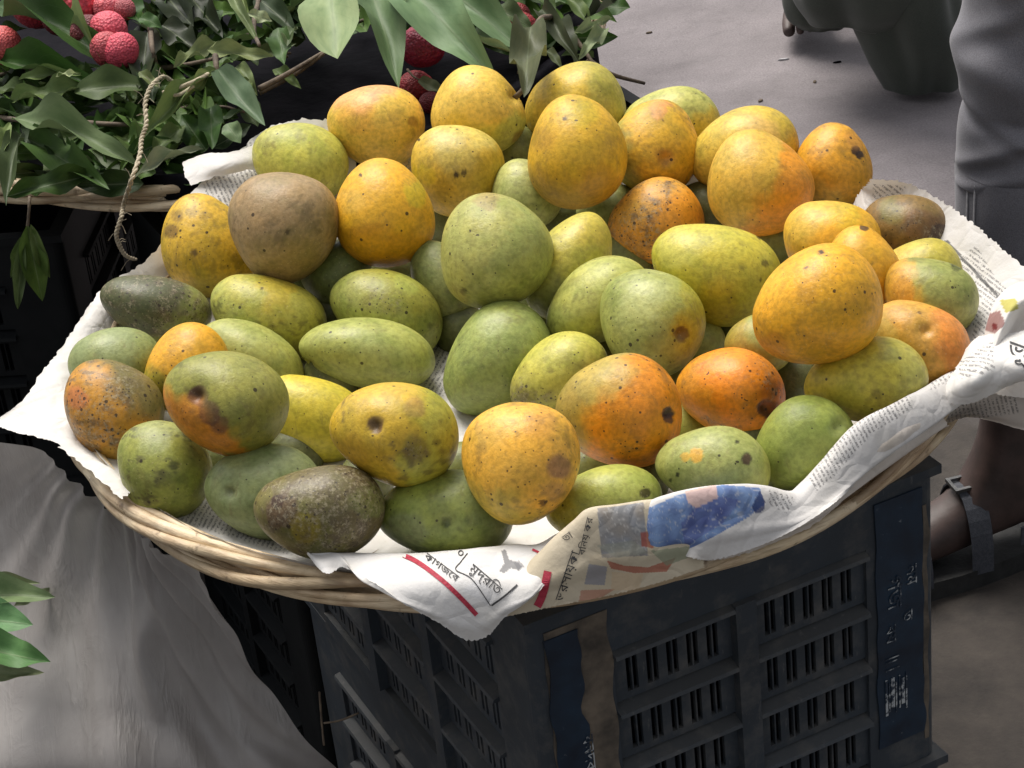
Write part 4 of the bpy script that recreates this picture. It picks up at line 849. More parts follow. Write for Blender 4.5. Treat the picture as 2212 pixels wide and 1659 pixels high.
# crumpled fold below it and the shaded underside
rows = [[at_z(2085,795,ZR+.030), at_z(2110,745,ZR+.046), at_z(2150,730,ZR+.058), at_z(2215,722,ZR+.062), at_z(2290,720,ZR+.06)],
        [at_z(2070,815,ZR+.036), at_z(2110,790,ZR+.050), at_z(2150,780,ZR+.056), at_z(2215,770,ZR+.060), at_z(2290,765,ZR+.06)],
        [at_z(2050,845,ZR+.030), at_z(2100,825,ZR+.050), at_z(2145,815,ZR+.048), at_z(2215,795,ZR+.056), at_z(2290,792,ZR+.056)],
        [at_z(2030,870,ZR+.022), at_z(2080,865,ZR+.030), at_z(2130,850,ZR+.034), at_z(2190,815,ZR+.045), at_z(2290,812,ZR+.048)]]
fold = sheet('newspaper', rows, 60, 90, 'crushed newspaper fold with bold black letters at the right edge', 47, 0.0050, base='e0dedb', textrot=8, textblocks=[[(2085,790),(2150,745),(2150,800),(2080,830)]], freq=26)
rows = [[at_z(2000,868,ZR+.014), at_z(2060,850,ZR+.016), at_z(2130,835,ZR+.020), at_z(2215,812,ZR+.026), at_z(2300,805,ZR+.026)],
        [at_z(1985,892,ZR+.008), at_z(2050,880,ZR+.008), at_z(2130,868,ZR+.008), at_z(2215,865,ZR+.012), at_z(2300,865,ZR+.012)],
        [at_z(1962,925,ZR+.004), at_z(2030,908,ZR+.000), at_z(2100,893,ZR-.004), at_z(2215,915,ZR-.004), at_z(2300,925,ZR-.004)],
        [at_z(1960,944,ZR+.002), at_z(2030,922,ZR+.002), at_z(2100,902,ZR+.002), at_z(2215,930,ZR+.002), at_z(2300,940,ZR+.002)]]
under = sheet('newspaper', rows, 40, 90, 'grey shaded underside of newspaper hanging below the right rim', 52, 0.0018, base='c4bcb4', textrot=75, textblocks=[[(1990,880),(2200,850),(2200,890),(1980,930)]], freq=14)  # greyer base colour holds the shade below the rim

# ---- headline lettering laid on the sheets
_bv = {}
def get_bvh(o):
    if o.name not in _bv:
        me = o.data; _bv[o.name] = BVHTree.FromPolygons([tuple(q.co) for q in me.vertices], [tuple(p.vertices) for p in me.polygons])
    return _bv[o.name]
def cam_ray_hit(bvh, px, py):
    d = Vector(ray(px, py)).normalized(); return bvh.ray_cast(Vector(CAM), d)
def letters(body, x, y, ang, size, sheet_obj, mat=INK, name='headline', aspect=1.0):
    v, f = glyph_mesh(body, 1.0)
    if not len(v): return
    bvh = get_bvh(sheet_obj)
    c, s_ = math.cos(math.radians(ang)), math.sin(math.radians(ang)); V = []; ok = []
    for p in v:
        X, Yq = p[0]*size*aspect, -p[1]*size
        hit = cam_ray_hit(bvh, x+X*c-Yq*s_, y+X*s_+Yq*c)
        if hit[0] is None: V.append((0, 0, 0)); ok.append(False); continue
        n_ = hit[1] if hit[1].dot(Vector(-FWD)) > 0 else -hit[1]
        V.append(tuple(hit[0]+n_*0.0006)); ok.append(True)
    F = [q for q in f if all(ok[k] for k in q)]
    if not F: return
    used = sorted({k for q in F for k in q}); mp = {k: j for j, k in enumerate(used)}
    return mesh_obj(name, [V[k] for k in used], [tuple(mp[k] for k in q) for q in F], mat, sheet_obj, False)
letters('কাগজেব', 915, 1206, 36, 21, flap, aspect=1.15); letters('০', 985, 1200, 25, 26, flap)
letters('মুদ্রিত', 1012, 1232, 40, 27, flap, aspect=1.1)
letters('ভরসায়কা', 1216, 1300, -71, 27, page, aspect=1.05); letters('বিনয় কর', 1262, 1200, -77, 19, page, aspect=1.15)
letters('তা', 1222, 1172, -35, 22, page)
letters('ভূ', 2172, 766, 20, 48, fold, aspect=1.2); letters('ব', 2204, 782, 20, 46, fold)
def rule(pts, wpx, sheet_obj, mat=INK, name='printed_rule'):
    bvh = get_bvh(sheet_obj)
    S = spline([np.array(p, float) for p in pts], 24); V = []; F = []
    for i in range(len(S)):
        t_ = S[min(i+1, len(S)-1)]-S[max(i-1, 0)]; t_ /= np.linalg.norm(t_)+1e-9; nrm = np.array([-t_[1], t_[0]])
        for sgn in (-1, 1):
            q = S[i]+nrm*sgn*wpx/2; hit = cam_ray_hit(bvh, q[0], q[1])
            if hit[0] is None: V.append(None)
            else:
                n_ = hit[1] if hit[1].dot(Vector(-FWD)) > 0 else -hit[1]; V.append(tuple(hit[0]+n_*0.0005))
    for i in range(len(S)-1):
        q = (2*i, 2*i+1, 2*i+3, 2*i+2)
        if all(V[k] is not None for k in q): F.append(q)
    V = [v if v is not None else (0, 0, 0) for v in V]
    used = sorted({k for q in F for k in q}); mp = {k: j for j, k in enumerate(used)}
    if F: mesh_obj(name, [V[k] for k in used], [tuple(mp[k] for k in q) for q in F], mat, sheet_obj, False)
rule([(1010,1196),(995,1215),(985,1232),(1020,1252),(1060,1308)], 2.0, flap); rule([(1062,1308),(1090,1288),(1118,1264)], 4.0, flap)
rule([(864,1197),(905,1217),(960,1258),(1000,1296),(1030,1328)], 10, flap, REDINK); rule([(1184,1234),(1172,1285),(1156,1318)], 17, page, REDINK)
rule([(1150,1188),(1165,1195),(1180,1206)], 5, flap, REDINK)

# ================================================================== polythene sheet at lower left
def Pz(x, y, z): return at_z(x, y, z)
rows = [[Pz(-120,935,.24), Pz(40,960,.29), Pz(140,1005,.305), Pz(262,1105,.300), Pz(340,1165,.298), Pz(415,1222,.296)],
        [Pz(-120,1040,.20), Pz(40,1060,.235), Pz(160,1090,.255), Pz(280,1180,.26), Pz(370,1235,.262), Pz(452,1282,.262)],
        [Pz(-120,1190,.14), Pz(40,1200,.17), Pz(180,1230,.20), Pz(310,1290,.215), Pz(420,1345,.212), Pz(522,1372,.212)],
        [Pz(-120,1330,.10), Pz(40,1350,.12), Pz(190,1370,.16), Pz(330,1410,.165), Pz(455,1460,.155), Pz(578,1470,.150)],
        [Pz(-120,1500,.06), Pz(40,1510,.09), Pz(200,1530,.12), Pz(360,1550,.115), Pz(500,1580,.100), Pz(660,1590,.085)],
        [Pz(-120,1680,.03), Pz(40,1690,.05), Pz(220,1700,.07), Pz(400,1710,.065), Pz(560,1715,.045), Pz(760,1700,.02)],
        [Pz(-120,1830,-.06), Pz(60,1830,-.05), Pz(240,1830,-.05), Pz(430,1830,-.05), Pz(620,1830,-.06), Pz(850,1820,-.07)],
        [Pz(-120,2250,GZ+.01), Pz(60,2250,GZ+.01), Pz(240,2250,GZ+.01), Pz(430,2250,GZ+.01), Pz(620,2250,GZ+.01), Pz(950,2250,GZ+.01)]]
L = np.array(rows); A_ = np.stack([spline(L[r], 90) for r in range(8)], 0); B_ = np.stack([spline(A_[:, c], 110) for c in range(90)], 1)
P = B_.reshape(-1, 3).copy(); ii, jj = np.meshgrid(np.arange(110)/109.0, np.arange(90)/89.0, indexing='ij'); ii, jj = ii.ravel(), jj.ravel()
# long soft drag folds fanning down from where the sheet is pinched under the basket
ph = (jj-0.62)/(0.25+ii*0.9)
fold_h = 0.0055*np.sin(ph*26+2.2*np.sin(ii*5)+1)*np.exp(-((ph)/0.75)**2)+0.0045*np.sin(jj*17+ii*9)+0.010*np.exp(-((jj-0.45-0.28*(1-ii))/0.03)**2)*np.clip(1-abs(ii-0.35)/0.3, 0, 1)
cr = crumple(P, 0.0035, 77, 9.0)
n_ = np.cross(np.gradient(B_, axis=0).reshape(-1, 3), np.gradient(B_, axis=1).reshape(-1, 3)); n_ /= np.linalg.norm(n_, axis=1)[:, None]+1e-9
if n_[:, 2].mean() < 0: n_ = -n_
P += n_*(fold_h+cr)[:, None]; P[:, 2] = np.maximum(P[:, 2], GZ+0.003)
idx = np.arange(110*90).reshape(110, 90); F = np.stack([idx[:-1, :-1].ravel(), idx[1:, :-1].ravel(), idx[1:, 1:].ravel(), idx[:-1, 1:].ravel()], 1)
o = mesh_obj('polythene_sheet', P, [tuple(map(int, q)) for q in F], POLY, None, True)
tag(o, 'dusty translucent polythene sheet draped down from under the mango basket at lower left', 'plastic sheet')
# thin pale straw-like strands caught on the crate's dark side
mb = MB()
def inpx(pts, z): return [at_z(a_, b_, c_) for (a_, b_, c_) in pts]
mb.tube(spline(inpx([(690,1495,.16),(695,1560,.13),(700,1610,.11)], 0), 10), 0.0009, 5)
mb.tube(spline(inpx([(700,1562,.13),(735,1556,.135),(775,1540,.14)], 0), 10), 0.0009, 5)
o = mb.build('torn_strand', TWIG, None, True); tag(o, 'pale torn plastic strand sticking out beside the dark side of the crate', 'strand')

# ================================================================== leaves and lychees
def heap2(x, y):
    r2 = ((x-B2[0])**2+(y-B2[1])**2)/0.42**2
    return Z2+0.012+0.060*max(0.0, 1-r2)
def on_heap(px, py, lift=0.0):
    z = Z2+0.03
    for _ in range(6):
        p = at_z(px, py, z); z = heap2(p[0], p[1])+lift
    return at_z(px, py, z)
def leaf_mesh(seed, curl, wave, taper):
    rs = random.Random(seed); n, m = 14, 6; V = []; F = []; UV = []
    for i in range(n+1):
        t = i/n; wd = (math.sin(math.pi*min(1, t**taper))**(0.82 if taper < 1 else 0.6))*(1-0.25*t) if 0 < t < 1 else 0.0
        wd = max(wd, 0.012 if t < .5 else 0.0)
        for j in range(m+1):
            q = 2*j/m-1
            z = curl*(t*(1-t))*0.9-0.10*curl*t + abs(q)*wd*0.14 + wave*math.sin(t*11+seed+ (1.7 if q > 0 else 0))*abs(q)*wd
            V.append((t, q*wd*0.5, z)); UV.append((t, 0.5+q*0.5))
    for i in range(n):
        for j in range(m):
            a = i*(m+1)+j; F.append((a, a+m+1, a+m+2, a+1))
    me = bpy.data.meshes.new('leaf'); me.from_pydata(V, [], F); me.update(); me.polygons.foreach_set('use_smooth', [True]*len(F)); me.materials.append(LEAF)
    l = me.uv_layers.new(name='UVMap'); idx = np.empty(len(me.loops), int); me.loops.foreach_get('vertex_index', idx); l.data.foreach_set('uv', np.array(UV)[idx].ravel())
    return me
LM = [leaf_mesh(1, .20, .07, .8), leaf_mesh(2, .34, .10, .92), leaf_mesh(3, -.16, .11, .82), leaf_mesh(4, .5, .09, .86), leaf_mesh(5, .10, .16, .9), leaf_mesh(6, -.25, .06, .7), leaf_mesh(7, .12, .05, 1.9)]
def leaf_between(parent, Pb, Pt, wid, col, k, tiltside=0.0, nmix=0.5):
    x = Vector(Pt-Pb); ln = x.length; x.normalize()
    n_ = (Vector((0, 0, 1))*(1-nmix)+Vector(-FWD)*nmix); n_ = n_-x*n_.dot(x); n_.normalize()
    if tiltside: n_ = Matrix.Rotation(tiltside, 3, x) @ n_
    y = n_.cross(x); o = bpy.data.objects.new('leaf', LM[k % 7]); COL.objects.link(o); o.color = tuple(map(float, srgb(col)*np.array([0.72, 0.74, 0.58])))+(1,)
    o.matrix_world = Matrix(((x.x*ln, y.x*wid, n_.x*ln, Pb[0]), (x.y*ln, y.y*wid, n_.y*ln, Pb[1]), (x.z*ln, y.z*wid, n_.z*ln, Pb[2]), (0, 0, 0, 1)))
    o.parent = parent
    return o
PXM = 1/(FOC*D0)
def leafpx(parent, b, t, wpx, col, lift=(0.0, 0.0), tilt=0.0, k=None, nmix=0.6):
    Pb, Pt = on_heap(b[0], b[1], lift[0]), on_heap(t[0], t[1], lift[1])
    dep = float((Pb-CAM).dot(FWD)); 
    return leaf_between(parent, Pb, Pt, wpx*PXM*dep*1.25, col, RND.randrange(6) if k is None else k, tilt, nmix)
def twigpx(parent, pts, r, lift=0.0, mat=TWIG):
    mb = MB(); P = spline([on_heap(a, b, lift+c) for (a, b, c) in pts], 16); mb.tube(P, [r*(1-0.4*k/15) for k in range(16)], 6)
    return mb.build('twig', mat, parent, True)
G1, G2, G3, G4, G5 = '3d5a2e', '55703c', '72855a', '8e9f74', '314526'
PALE, SAGE, SAGE2 = 'a9bb9c', '6c8468', '7f9a80'
GRP = 'leafy lychee branches laid over the fruit'
BR = [
 ('broad dark leaves lying over the lychees at the top left corner', [((-20,15),(275,150),80,G1,.03),((-30,130),(255,200),52,'3a5a28',.02),((-40,95),(60,60),40,G1,.02),((95,-30),(215,120),22,G4,.045)], [((-10,130,.0),(120,165,.0),(270,180,.0))]),
 ('wavy mid green leaves in a row at the left, above the basket rim', [((20,220),(200,190),48,G3,.02),((160,200),(335,185),72,'4e5f3c',.02),((40,172),(185,160),26,G3,.03),((120,166),(170,158),13,'c9d2b4',.035),((-10,240),(150,262),40,G5,.01)], [((150,262,.0),(230,268,.01),(325,270,.0))]),  # the narrow whitish leaf is added as a highlight
 ('long grey green leaf with its tip by the twine, and dark ones under it', [((25,258),(300,352),62,'74866a',.035),((60,300),(235,408),66,'4f6a3e',.02),((15,425),(225,372),50,'3b512c',.02),((45,290),(12,440),46,'46543c',.02),((0,345),(22,262),24,G4,.03),((110,290),(160,400),40,G5,.01)], [((-20,250,.0),(30,258,.02),(70,262,.01))]),
 ('spray of pointed leaves fanning down towards the newspaper', [((468,148),(290,320),34,'72855c',.04),((466,152),(372,246),20,'8c9c70',.045),((470,150),(574,276),56,'6b8070',.045),((455,232),(458,322),50,'4d6b42',.02),((488,268),(520,308),40,'758a70',.03),((520,170),(548,205),24,G3,.03),((330,330),(400,270),44,'5d6e48',.015),((290,385),(440,318),28,'8f968a',.02)], [((560,192,.02),(620,160,.02),(700,112,.01)),((465,120,.04),(468,148,.04),(475,190,.02))]),
 ('pale olive leaves on a thin stalk in the upper middle', [((375,146),(480,88),34,'879070',.035),((448,108),(592,124),36,'8c9672',.04),((512,142),(555,204),30,'7a8866',.03),((590,150),(650,190),26,G3,.01),((540,120),(640,95),30,'5c6a4a',.01)], [((330,150,.0),(400,140,.01),(470,125,.03)),((560,200,.0),(640,158,.01),(720,100,.01))]),
 ('narrow blades and a small whitish leaf at the top', [((495,-20),(562,98),24,'8a987c',.05),((535,28),(588,46),26,'b8c2ac',.05),((520,-20),(540,60),12,G4,.05),((600,60),(615,142),44,'57734c',.03),((560,0),(640,70),50,'34452e',.02),((620,100),(640,60),30,'5f6e55',.03)], [((560,-10,.02),(548,60,.03),(560,98,.05))]),
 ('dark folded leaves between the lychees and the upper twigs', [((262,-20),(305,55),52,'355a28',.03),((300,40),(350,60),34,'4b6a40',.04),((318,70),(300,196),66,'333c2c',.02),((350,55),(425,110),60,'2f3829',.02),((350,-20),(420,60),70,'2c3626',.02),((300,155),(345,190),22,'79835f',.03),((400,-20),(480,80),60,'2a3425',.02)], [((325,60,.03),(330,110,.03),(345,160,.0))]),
 ('big pale sage leaf hanging blunt end down behind the mangoes', [((712,-75),(728,124),122,PALE,.075,6)], []),
 ('long sage green leaf hanging beside the big pale one', [((790,-50),(862,184),90,SAGE,.065)], [((780,-60,.05),(790,-50,.06),(792,-20,.06))]),
 ('broad sage leaves drooping over the dark gap behind the back row', [((868,-40),(1068,168),112,SAGE2,.07),((930,-50),(1132,112),92,'789278',.065),((1000,72),(1128,122),14,'9aa890',.06)], [((860,-50,.06),(880,-30,.06),(900,-10,.06))]),
 ('flat grey green leaf dangling in front of the yellow back mangoes', [((1146,58),(1132,208),72,'666b5a',.085)], [((1195,35,.05),(1160,50,.07),(1120,160,.03))]),
 ('tangle of small greyed leaves against the road at the top', [((1170,20),(1255,140),36,'4f5648',.04),((1215,-10),(1280,62),34,'64764c',.05),((1240,72),(1322,40),20,'98a48a',.05),((1200,50),(1245,140),34,'454c3e',.03),((1310,62),(1250,128),30,'8f9b86',.05),((1160,-20),(1200,40),34,'52663f',.04),((1262,40),(1345,-8),14,'3a4034',.05),((1060,20),(1150,60),50,'5a6a50',.03),((1180,110),(1215,150),20,'6d7660',.03),((1120,-30),(1190,20),44,'3f4f38',.03)],
    [((1190,30,.03),(1240,80,.03),(1290,150,.01)),((1270,130,.0),(1320,160,-.01),(1392,180,-.03))]),
]
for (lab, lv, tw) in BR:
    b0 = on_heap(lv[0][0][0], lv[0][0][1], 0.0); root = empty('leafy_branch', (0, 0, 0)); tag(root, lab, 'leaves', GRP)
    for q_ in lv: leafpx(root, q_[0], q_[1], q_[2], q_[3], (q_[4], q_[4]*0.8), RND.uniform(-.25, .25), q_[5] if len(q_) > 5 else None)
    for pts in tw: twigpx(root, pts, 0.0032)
# filler: dark leaves packed beneath, in five tangled bunches
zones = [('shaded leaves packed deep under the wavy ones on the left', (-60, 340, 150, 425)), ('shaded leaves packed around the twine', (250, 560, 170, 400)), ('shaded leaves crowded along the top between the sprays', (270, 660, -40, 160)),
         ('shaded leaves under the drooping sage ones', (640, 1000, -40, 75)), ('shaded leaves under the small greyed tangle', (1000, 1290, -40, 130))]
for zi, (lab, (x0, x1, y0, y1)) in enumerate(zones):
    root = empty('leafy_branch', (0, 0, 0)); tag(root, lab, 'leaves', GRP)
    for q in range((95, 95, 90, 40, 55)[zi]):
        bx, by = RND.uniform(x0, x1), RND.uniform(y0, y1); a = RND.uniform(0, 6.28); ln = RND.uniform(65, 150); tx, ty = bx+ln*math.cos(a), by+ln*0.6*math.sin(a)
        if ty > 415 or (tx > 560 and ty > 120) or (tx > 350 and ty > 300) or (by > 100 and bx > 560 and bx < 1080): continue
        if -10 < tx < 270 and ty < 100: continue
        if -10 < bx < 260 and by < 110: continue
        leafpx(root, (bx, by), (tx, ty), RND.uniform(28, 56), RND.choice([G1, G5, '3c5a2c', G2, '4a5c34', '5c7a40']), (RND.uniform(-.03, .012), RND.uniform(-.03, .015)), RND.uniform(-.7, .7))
    for q in range(4):
        bx, by = RND.uniform(x0, x1), RND.uniform(y0, y1)
        if by < 300: twigpx(root, [(bx, by, -.005), (bx+40, by-12, .0), (bx+90, by-18+RND.uniform(-20, 20), -.005)], 0.0022)
# sprig hanging over the rim at the left
root = empty('leafy_sprig', (0, 0, 0)); tag(root, 'sprig of three leaves hanging from the rim of the lychee basket', 'leaves')
def front2(px, py, off):      # a point on the upright plane just in front of the second basket
    d = ray(px, py); yy = 0.335-off; return CAM+d*((yy-CAM[1])/d[1])
mb = MB(); mb.tube(spline([front2(64,425,.02), front2(63,450,.03), front2(58,500,.035), front2(50,512,.035)], 12), 0.0016, 6); mb.build('twig', TWIG, root, True)
for (b, t, wp, c_, kk) in (((50,508),(38,672),26,'5f7050',3), ((58,486),(92,652),52,'5c7440',0), ((66,484),(108,602),26,'66784c',1), ((50,508),(24,600),20,'52633f',2)):
    Pb, Pt = front2(b[0], b[1], .035), front2(t[0], t[1], .04); leaf_between(root, Pb, Pt, wp*PXM*float((Pb-CAM).dot(FWD))*1.25, c_, kk, RND.uniform(-.3, .3), 0.95)
# leaves poking out beside the polythene at lower left
root = empty('leafy_branch', (0, 0, 0)); tag(root, 'pale green leaves poking out from the polythene at the lower left', 'leaves', GRP)
for (b, t, wp, z0, c_) in (((-90,1290),(118,1288),70,.185,'7c9072'), ((-90,1385),(112,1432),74,.180,'5f875c'), ((-70,1340),(70,1348),84,.178,'6f9a74'), ((-60,1450),(98,1455),44,.165,'8a927c'), ((30,1310),(125,1272),26,.165,'7c8672'), ((-60,1250),(90,1262),30,.180,'86907c')):
    Pb, Pt = at_z(b[0], b[1], z0), at_z(t[0], t[1], z0+.004); leaf_between(root, Pb, Pt, wp*PXM*float((Pb-CAM).dot(FWD))*1.25, c_, RND.randrange(6), 0.0, 0.5)

# lychees
def lychee_mesh(seed):
    n, m = 40, 26; V = []; F = []
    for i in range(m+1):
        for j in range(n):
            u, v = math.pi*i/m, 2*math.pi*j/n; p = Vector((math.sin(u)*math.cos(v), math.sin(u)*math.sin(v), math.cos(u)*1.08))
            d = 1+0.035*(0.6-noise.voronoi(p*7+Vector((seed, 0, 0)))[0][0]*1.6)+0.03*noise.noise(p*1.5+Vector((seed, 3, 1))); V.append(tuple(p*d))
    for i in range(m):
        for j in range(n): F.append((i*n+j, (i+1)*n+j, (i+1)*n+(j+1) % n, i*n+(j+1) % n))
    me = bpy.data.meshes.new('lychee'); me.from_pydata(V, [], F); me.update(); me.polygons.foreach_set('use_smooth', [True]*len(F)); me.materials.append(LYCHEE); return me
LY = [lychee_mesh(k) for k in range(4)]
LYC = [
 (168,12,56,'d24b5c','biggest crimson lychee at the top left, beyond the slanting blade'), (80,6,50,'c04454','lychee left of the slanting blade at the top left'), (238,18,32,'e46f7c','pink lychee at the top, right of the biggest'),
 (233,66,38,'d65266','rosy lychee stacked above the lowest one'), (262,110,34,'cd475d','lowest lychee of the bunch, against the dark leaf edge'), (232,106,34,'b74752','lychee between the lowest one and the broad dark leaf'),
 (8,98,36,'cd5659','lychee at the left edge of the picture under the broad dark leaf'), (-30,110,34,'8c3034','lychee cut off by the left edge'), (268,20,22,'b05660','small pink lychee beside the top leaf'),
 (190,70,34,'6a2028','dark lychee deep under the bunch'), (130,40,34,'7c2430','shaded lychee touching the blade'), (912,100,42,'8a1c3c','magenta lychee alone in the dark gap behind the mangoes'),
 (898,190,34,'8c1c26','dark red lychee hanging lowest, left of the back mango'), (930,222,22,'6a1422','small dark lychee just behind the back mangoes'), (1122,62,34,'8c1c24','red lychee glimpsed between the sage leaves and the grey tangle'), (1118,32,24,'841c20','red lychee above the one between the sage leaves')]
for q, (x_, y_, r_, c_, lab) in enumerate(LYC):
    if y_ > 150: P = at_z(x_, y_, Z2+0.005)
    else: P = on_heap(x_, y_, 0.030 if x_ < 400 else 0.01)
    o = bpy.data.objects.new('lychee', LY[q % 4]); COL.objects.link(o); rr = 1.12*r_*PXM*float((P-CAM).dot(FWD)); o.scale = (rr, rr, rr); o.location = tuple(P)
    o.rotation_euler = (RND.uniform(0, 3), RND.uniform(0, 3), RND.uniform(0, 3)); o.color = tuple(map(float, srgb(c_)))+(1,)
    tag(o, lab, 'lychee', 'lychees among the leaves')
# small leaf among the low lychees
root = empty('leafy_sprig', (0, 0, 0)); tag(root, 'tiny grey leaf beside the dark red lychee behind the mangoes', 'leaves')
leafpx(root, (905,172), (968,205), 26, '6d7362', (.0, .0)); twigpx(root, [(880,150,.0), (893,165,.0), (905,172,.0)], 0.0014)

# black polythene lining that basket, drawn over its near right rim
rows = []
for (rr, dz) in ((0.004, -0.03), (0.24, -0.03), (0.34, -0.022), (0.384, 0.0), (0.403, 0.0), (0.409, -0.05), (0.412, -0.11), (0.416, -0.17)):
    row = []
    for k in range(40):
        th = math.radians(-185+(360 if rr < 0.3 else 360)*k/39.0)
        if rr > 0.38:
            # hangs over only on the near right side
            thd = (math.degrees(th)+360) % 360; w_ = 1.0 if (262 < thd < 345) else 0.0
            rq = rr if w_ else 0.374; dq = dz if w_ else -0.004
        else: rq, dq = rr, dz
        if rr <= 0.34: dq = max(dq, -0.045+0.0)
        row.append((B2[0]+rq*math.cos(th), B2[1]+rq*math.sin(th), Z2+0.012+dq))
    rows.append(row)
L = np.array(rows); A_ = np.stack([spline(L[r], 160) for r in range(len(rows))], 0); B_ = np.stack([spline(A_[:, c], 50) for c in range(160)], 1); P = B_.reshape(-1, 3).copy()
P[:, 2] += crumple(P, 0.006, 5, 12.0); idx = np.arange(50*160).reshape(50, 160)
F = np.stack([idx[:-1, :-1].ravel(), idx[1:, :-1].ravel(), idx[1:, 1:].ravel(), idx[:-1, 1:].ravel()], 1)
o = mesh_obj('black_liner', P, [tuple(map(int, q)) for q in F], BLACKPOLY); tag(o, 'black polythene liner in the lychee basket, drawn over its near right rim', 'plastic liner')

# jute twine: two plies twisted
path = spline([on_heap(372,176,.045), on_heap(352,166,.055), on_heap(326,188,.06), on_heap(314,225,.055), on_heap(316,268,.05), on_heap(306,300,.045), on_heap(302,335,.045), on_heap(284,390,.04), front2(268,440,.03), front2(262,470,.04), front2(252,505,.045), front2(258,530,.045), front2(272,552,.045), front2(292,560,.045)], 260)
root = empty('jute_twine', (0, 0, 0)); tag(root, 'pale jute twine trailing from the leaves down over the basket rim', 'twine')
for s_ in range(2):
    mb = MB(); pts = []
    for k, p in enumerate(path):
        a_ = k*0.62+math.pi*s_; pts.append(p+RIGHT*math.cos(a_)*0.0011+UP*math.sin(a_)*0.0006-FWD*math.sin(a_)*0.0009)
    mb.tube(pts, 0.00145, 6); mb.build('ply', JUTE, root, True)
mb = MB()
for k in range(26):
    p = path[RND.randrange(10, 255)]; q = p+RIGHT*RND.uniform(-.012, .012)+UP*RND.uniform(-.012, .012); mb.tube([p, (p+q)/2+UP*0.002, q], 0.00035, 3)
o = mb.build('fibres', JUTE, root); o['kind'] = 'stuff'
root = empty('jute_twine', (0, 0, 0)); tag(root, 'short frayed end of jute twine lying on the leaves beside the long piece', 'twine')
mb = MB(); mb.tube(spline([on_heap(352,200,.05), on_heap(385,190,.055), on_heap(420,176,.055), on_heap(450,160,.05)], 30), 0.0022, 6); mb.build('ply', JUTE, root, True)
mb = MB(); mb.tube(spline([on_heap(356,206,.05), on_heap(388,204,.055), on_heap(418,186,.055)], 30), 0.0018, 6); mb.build('ply', JUTE, root, True)

# ================================================================== the two people standing behind
def skin_mesh(name, verts, edges, radii, mat, parent, sub=2):
    me = bpy.data.meshes.new(name); me.from_pydata([tuple(v) for v in verts], edges, []); me.update(); o = bpy.data.objects.new(name, me); COL.objects.link(o)
    o.modifiers.new('skin', 'SKIN'); 
    for k, r_ in enumerate(radii): me.skin_vertices[0].data[k].radius = (r_, r_)
    me.skin_vertices[0].data[0].use_root = True
    s_ = o.modifiers.new('sub', 'SUBSURF'); s_.levels = sub; s_.render_levels = sub
    bpy.context.view_layer.update(); dg = bpy.context.evaluated_depsgraph_get(); m2 = bpy.data.meshes.new_from_object(o.evaluated_get(dg)); bpy.data.objects.remove(o)
    m2.polygons.foreach_set('use_smooth', [True]*len(m2.polygons)); m2.materials.clear(); m2.materials.append(mat)
    q = bpy.data.objects.new(name, m2); COL.objects.link(q); q.parent = parent; return q
def foot_chain(ank, direc, V, E, Rr, base):
    """adds a foot with five toes to a skin graph; base: index of the ankle vertex"""
    d = Vector((direc[0], direc[1], 0)).normalized(); s_ = Vector((-d.y, d.x, 0)); a = Vector(ank); gz = lambda z: Vector((0, 0, z))
    fl = Vector((a.x, a.y, GZ))
    def add(p, r_, par): V.append(p); Rr.append(r_); E.append((par, len(V)-1)); return len(V)-1
    add(fl-d*0.035+gz(0.050), 0.027, base)
    i1 = add(fl+d*0.045+gz(0.070), 0.034, base); i2 = add(fl+d*0.105+gz(0.052), 0.032, i1); i3 = add(fl+d*0.140+gz(0.043), 0.034, i2)
    for k, (off, ln, rr) in enumerate(((-0.030, .060, .0125), (-0.012, .058, .0085), (.004, .052, .008), (.018, .044, .0075), (.030, .034, .007))):
        b_ = add(fl+d*0.165+s_*off+gz(0.040), rr*1.1, i3); c_ = add(fl+d*(0.165+ln*0.55)+s_*off*1.08+gz(0.042), rr, b_); add(fl+d*(0.165+ln)+s_*off*1.1+gz(0.034), rr*0.9, c_)
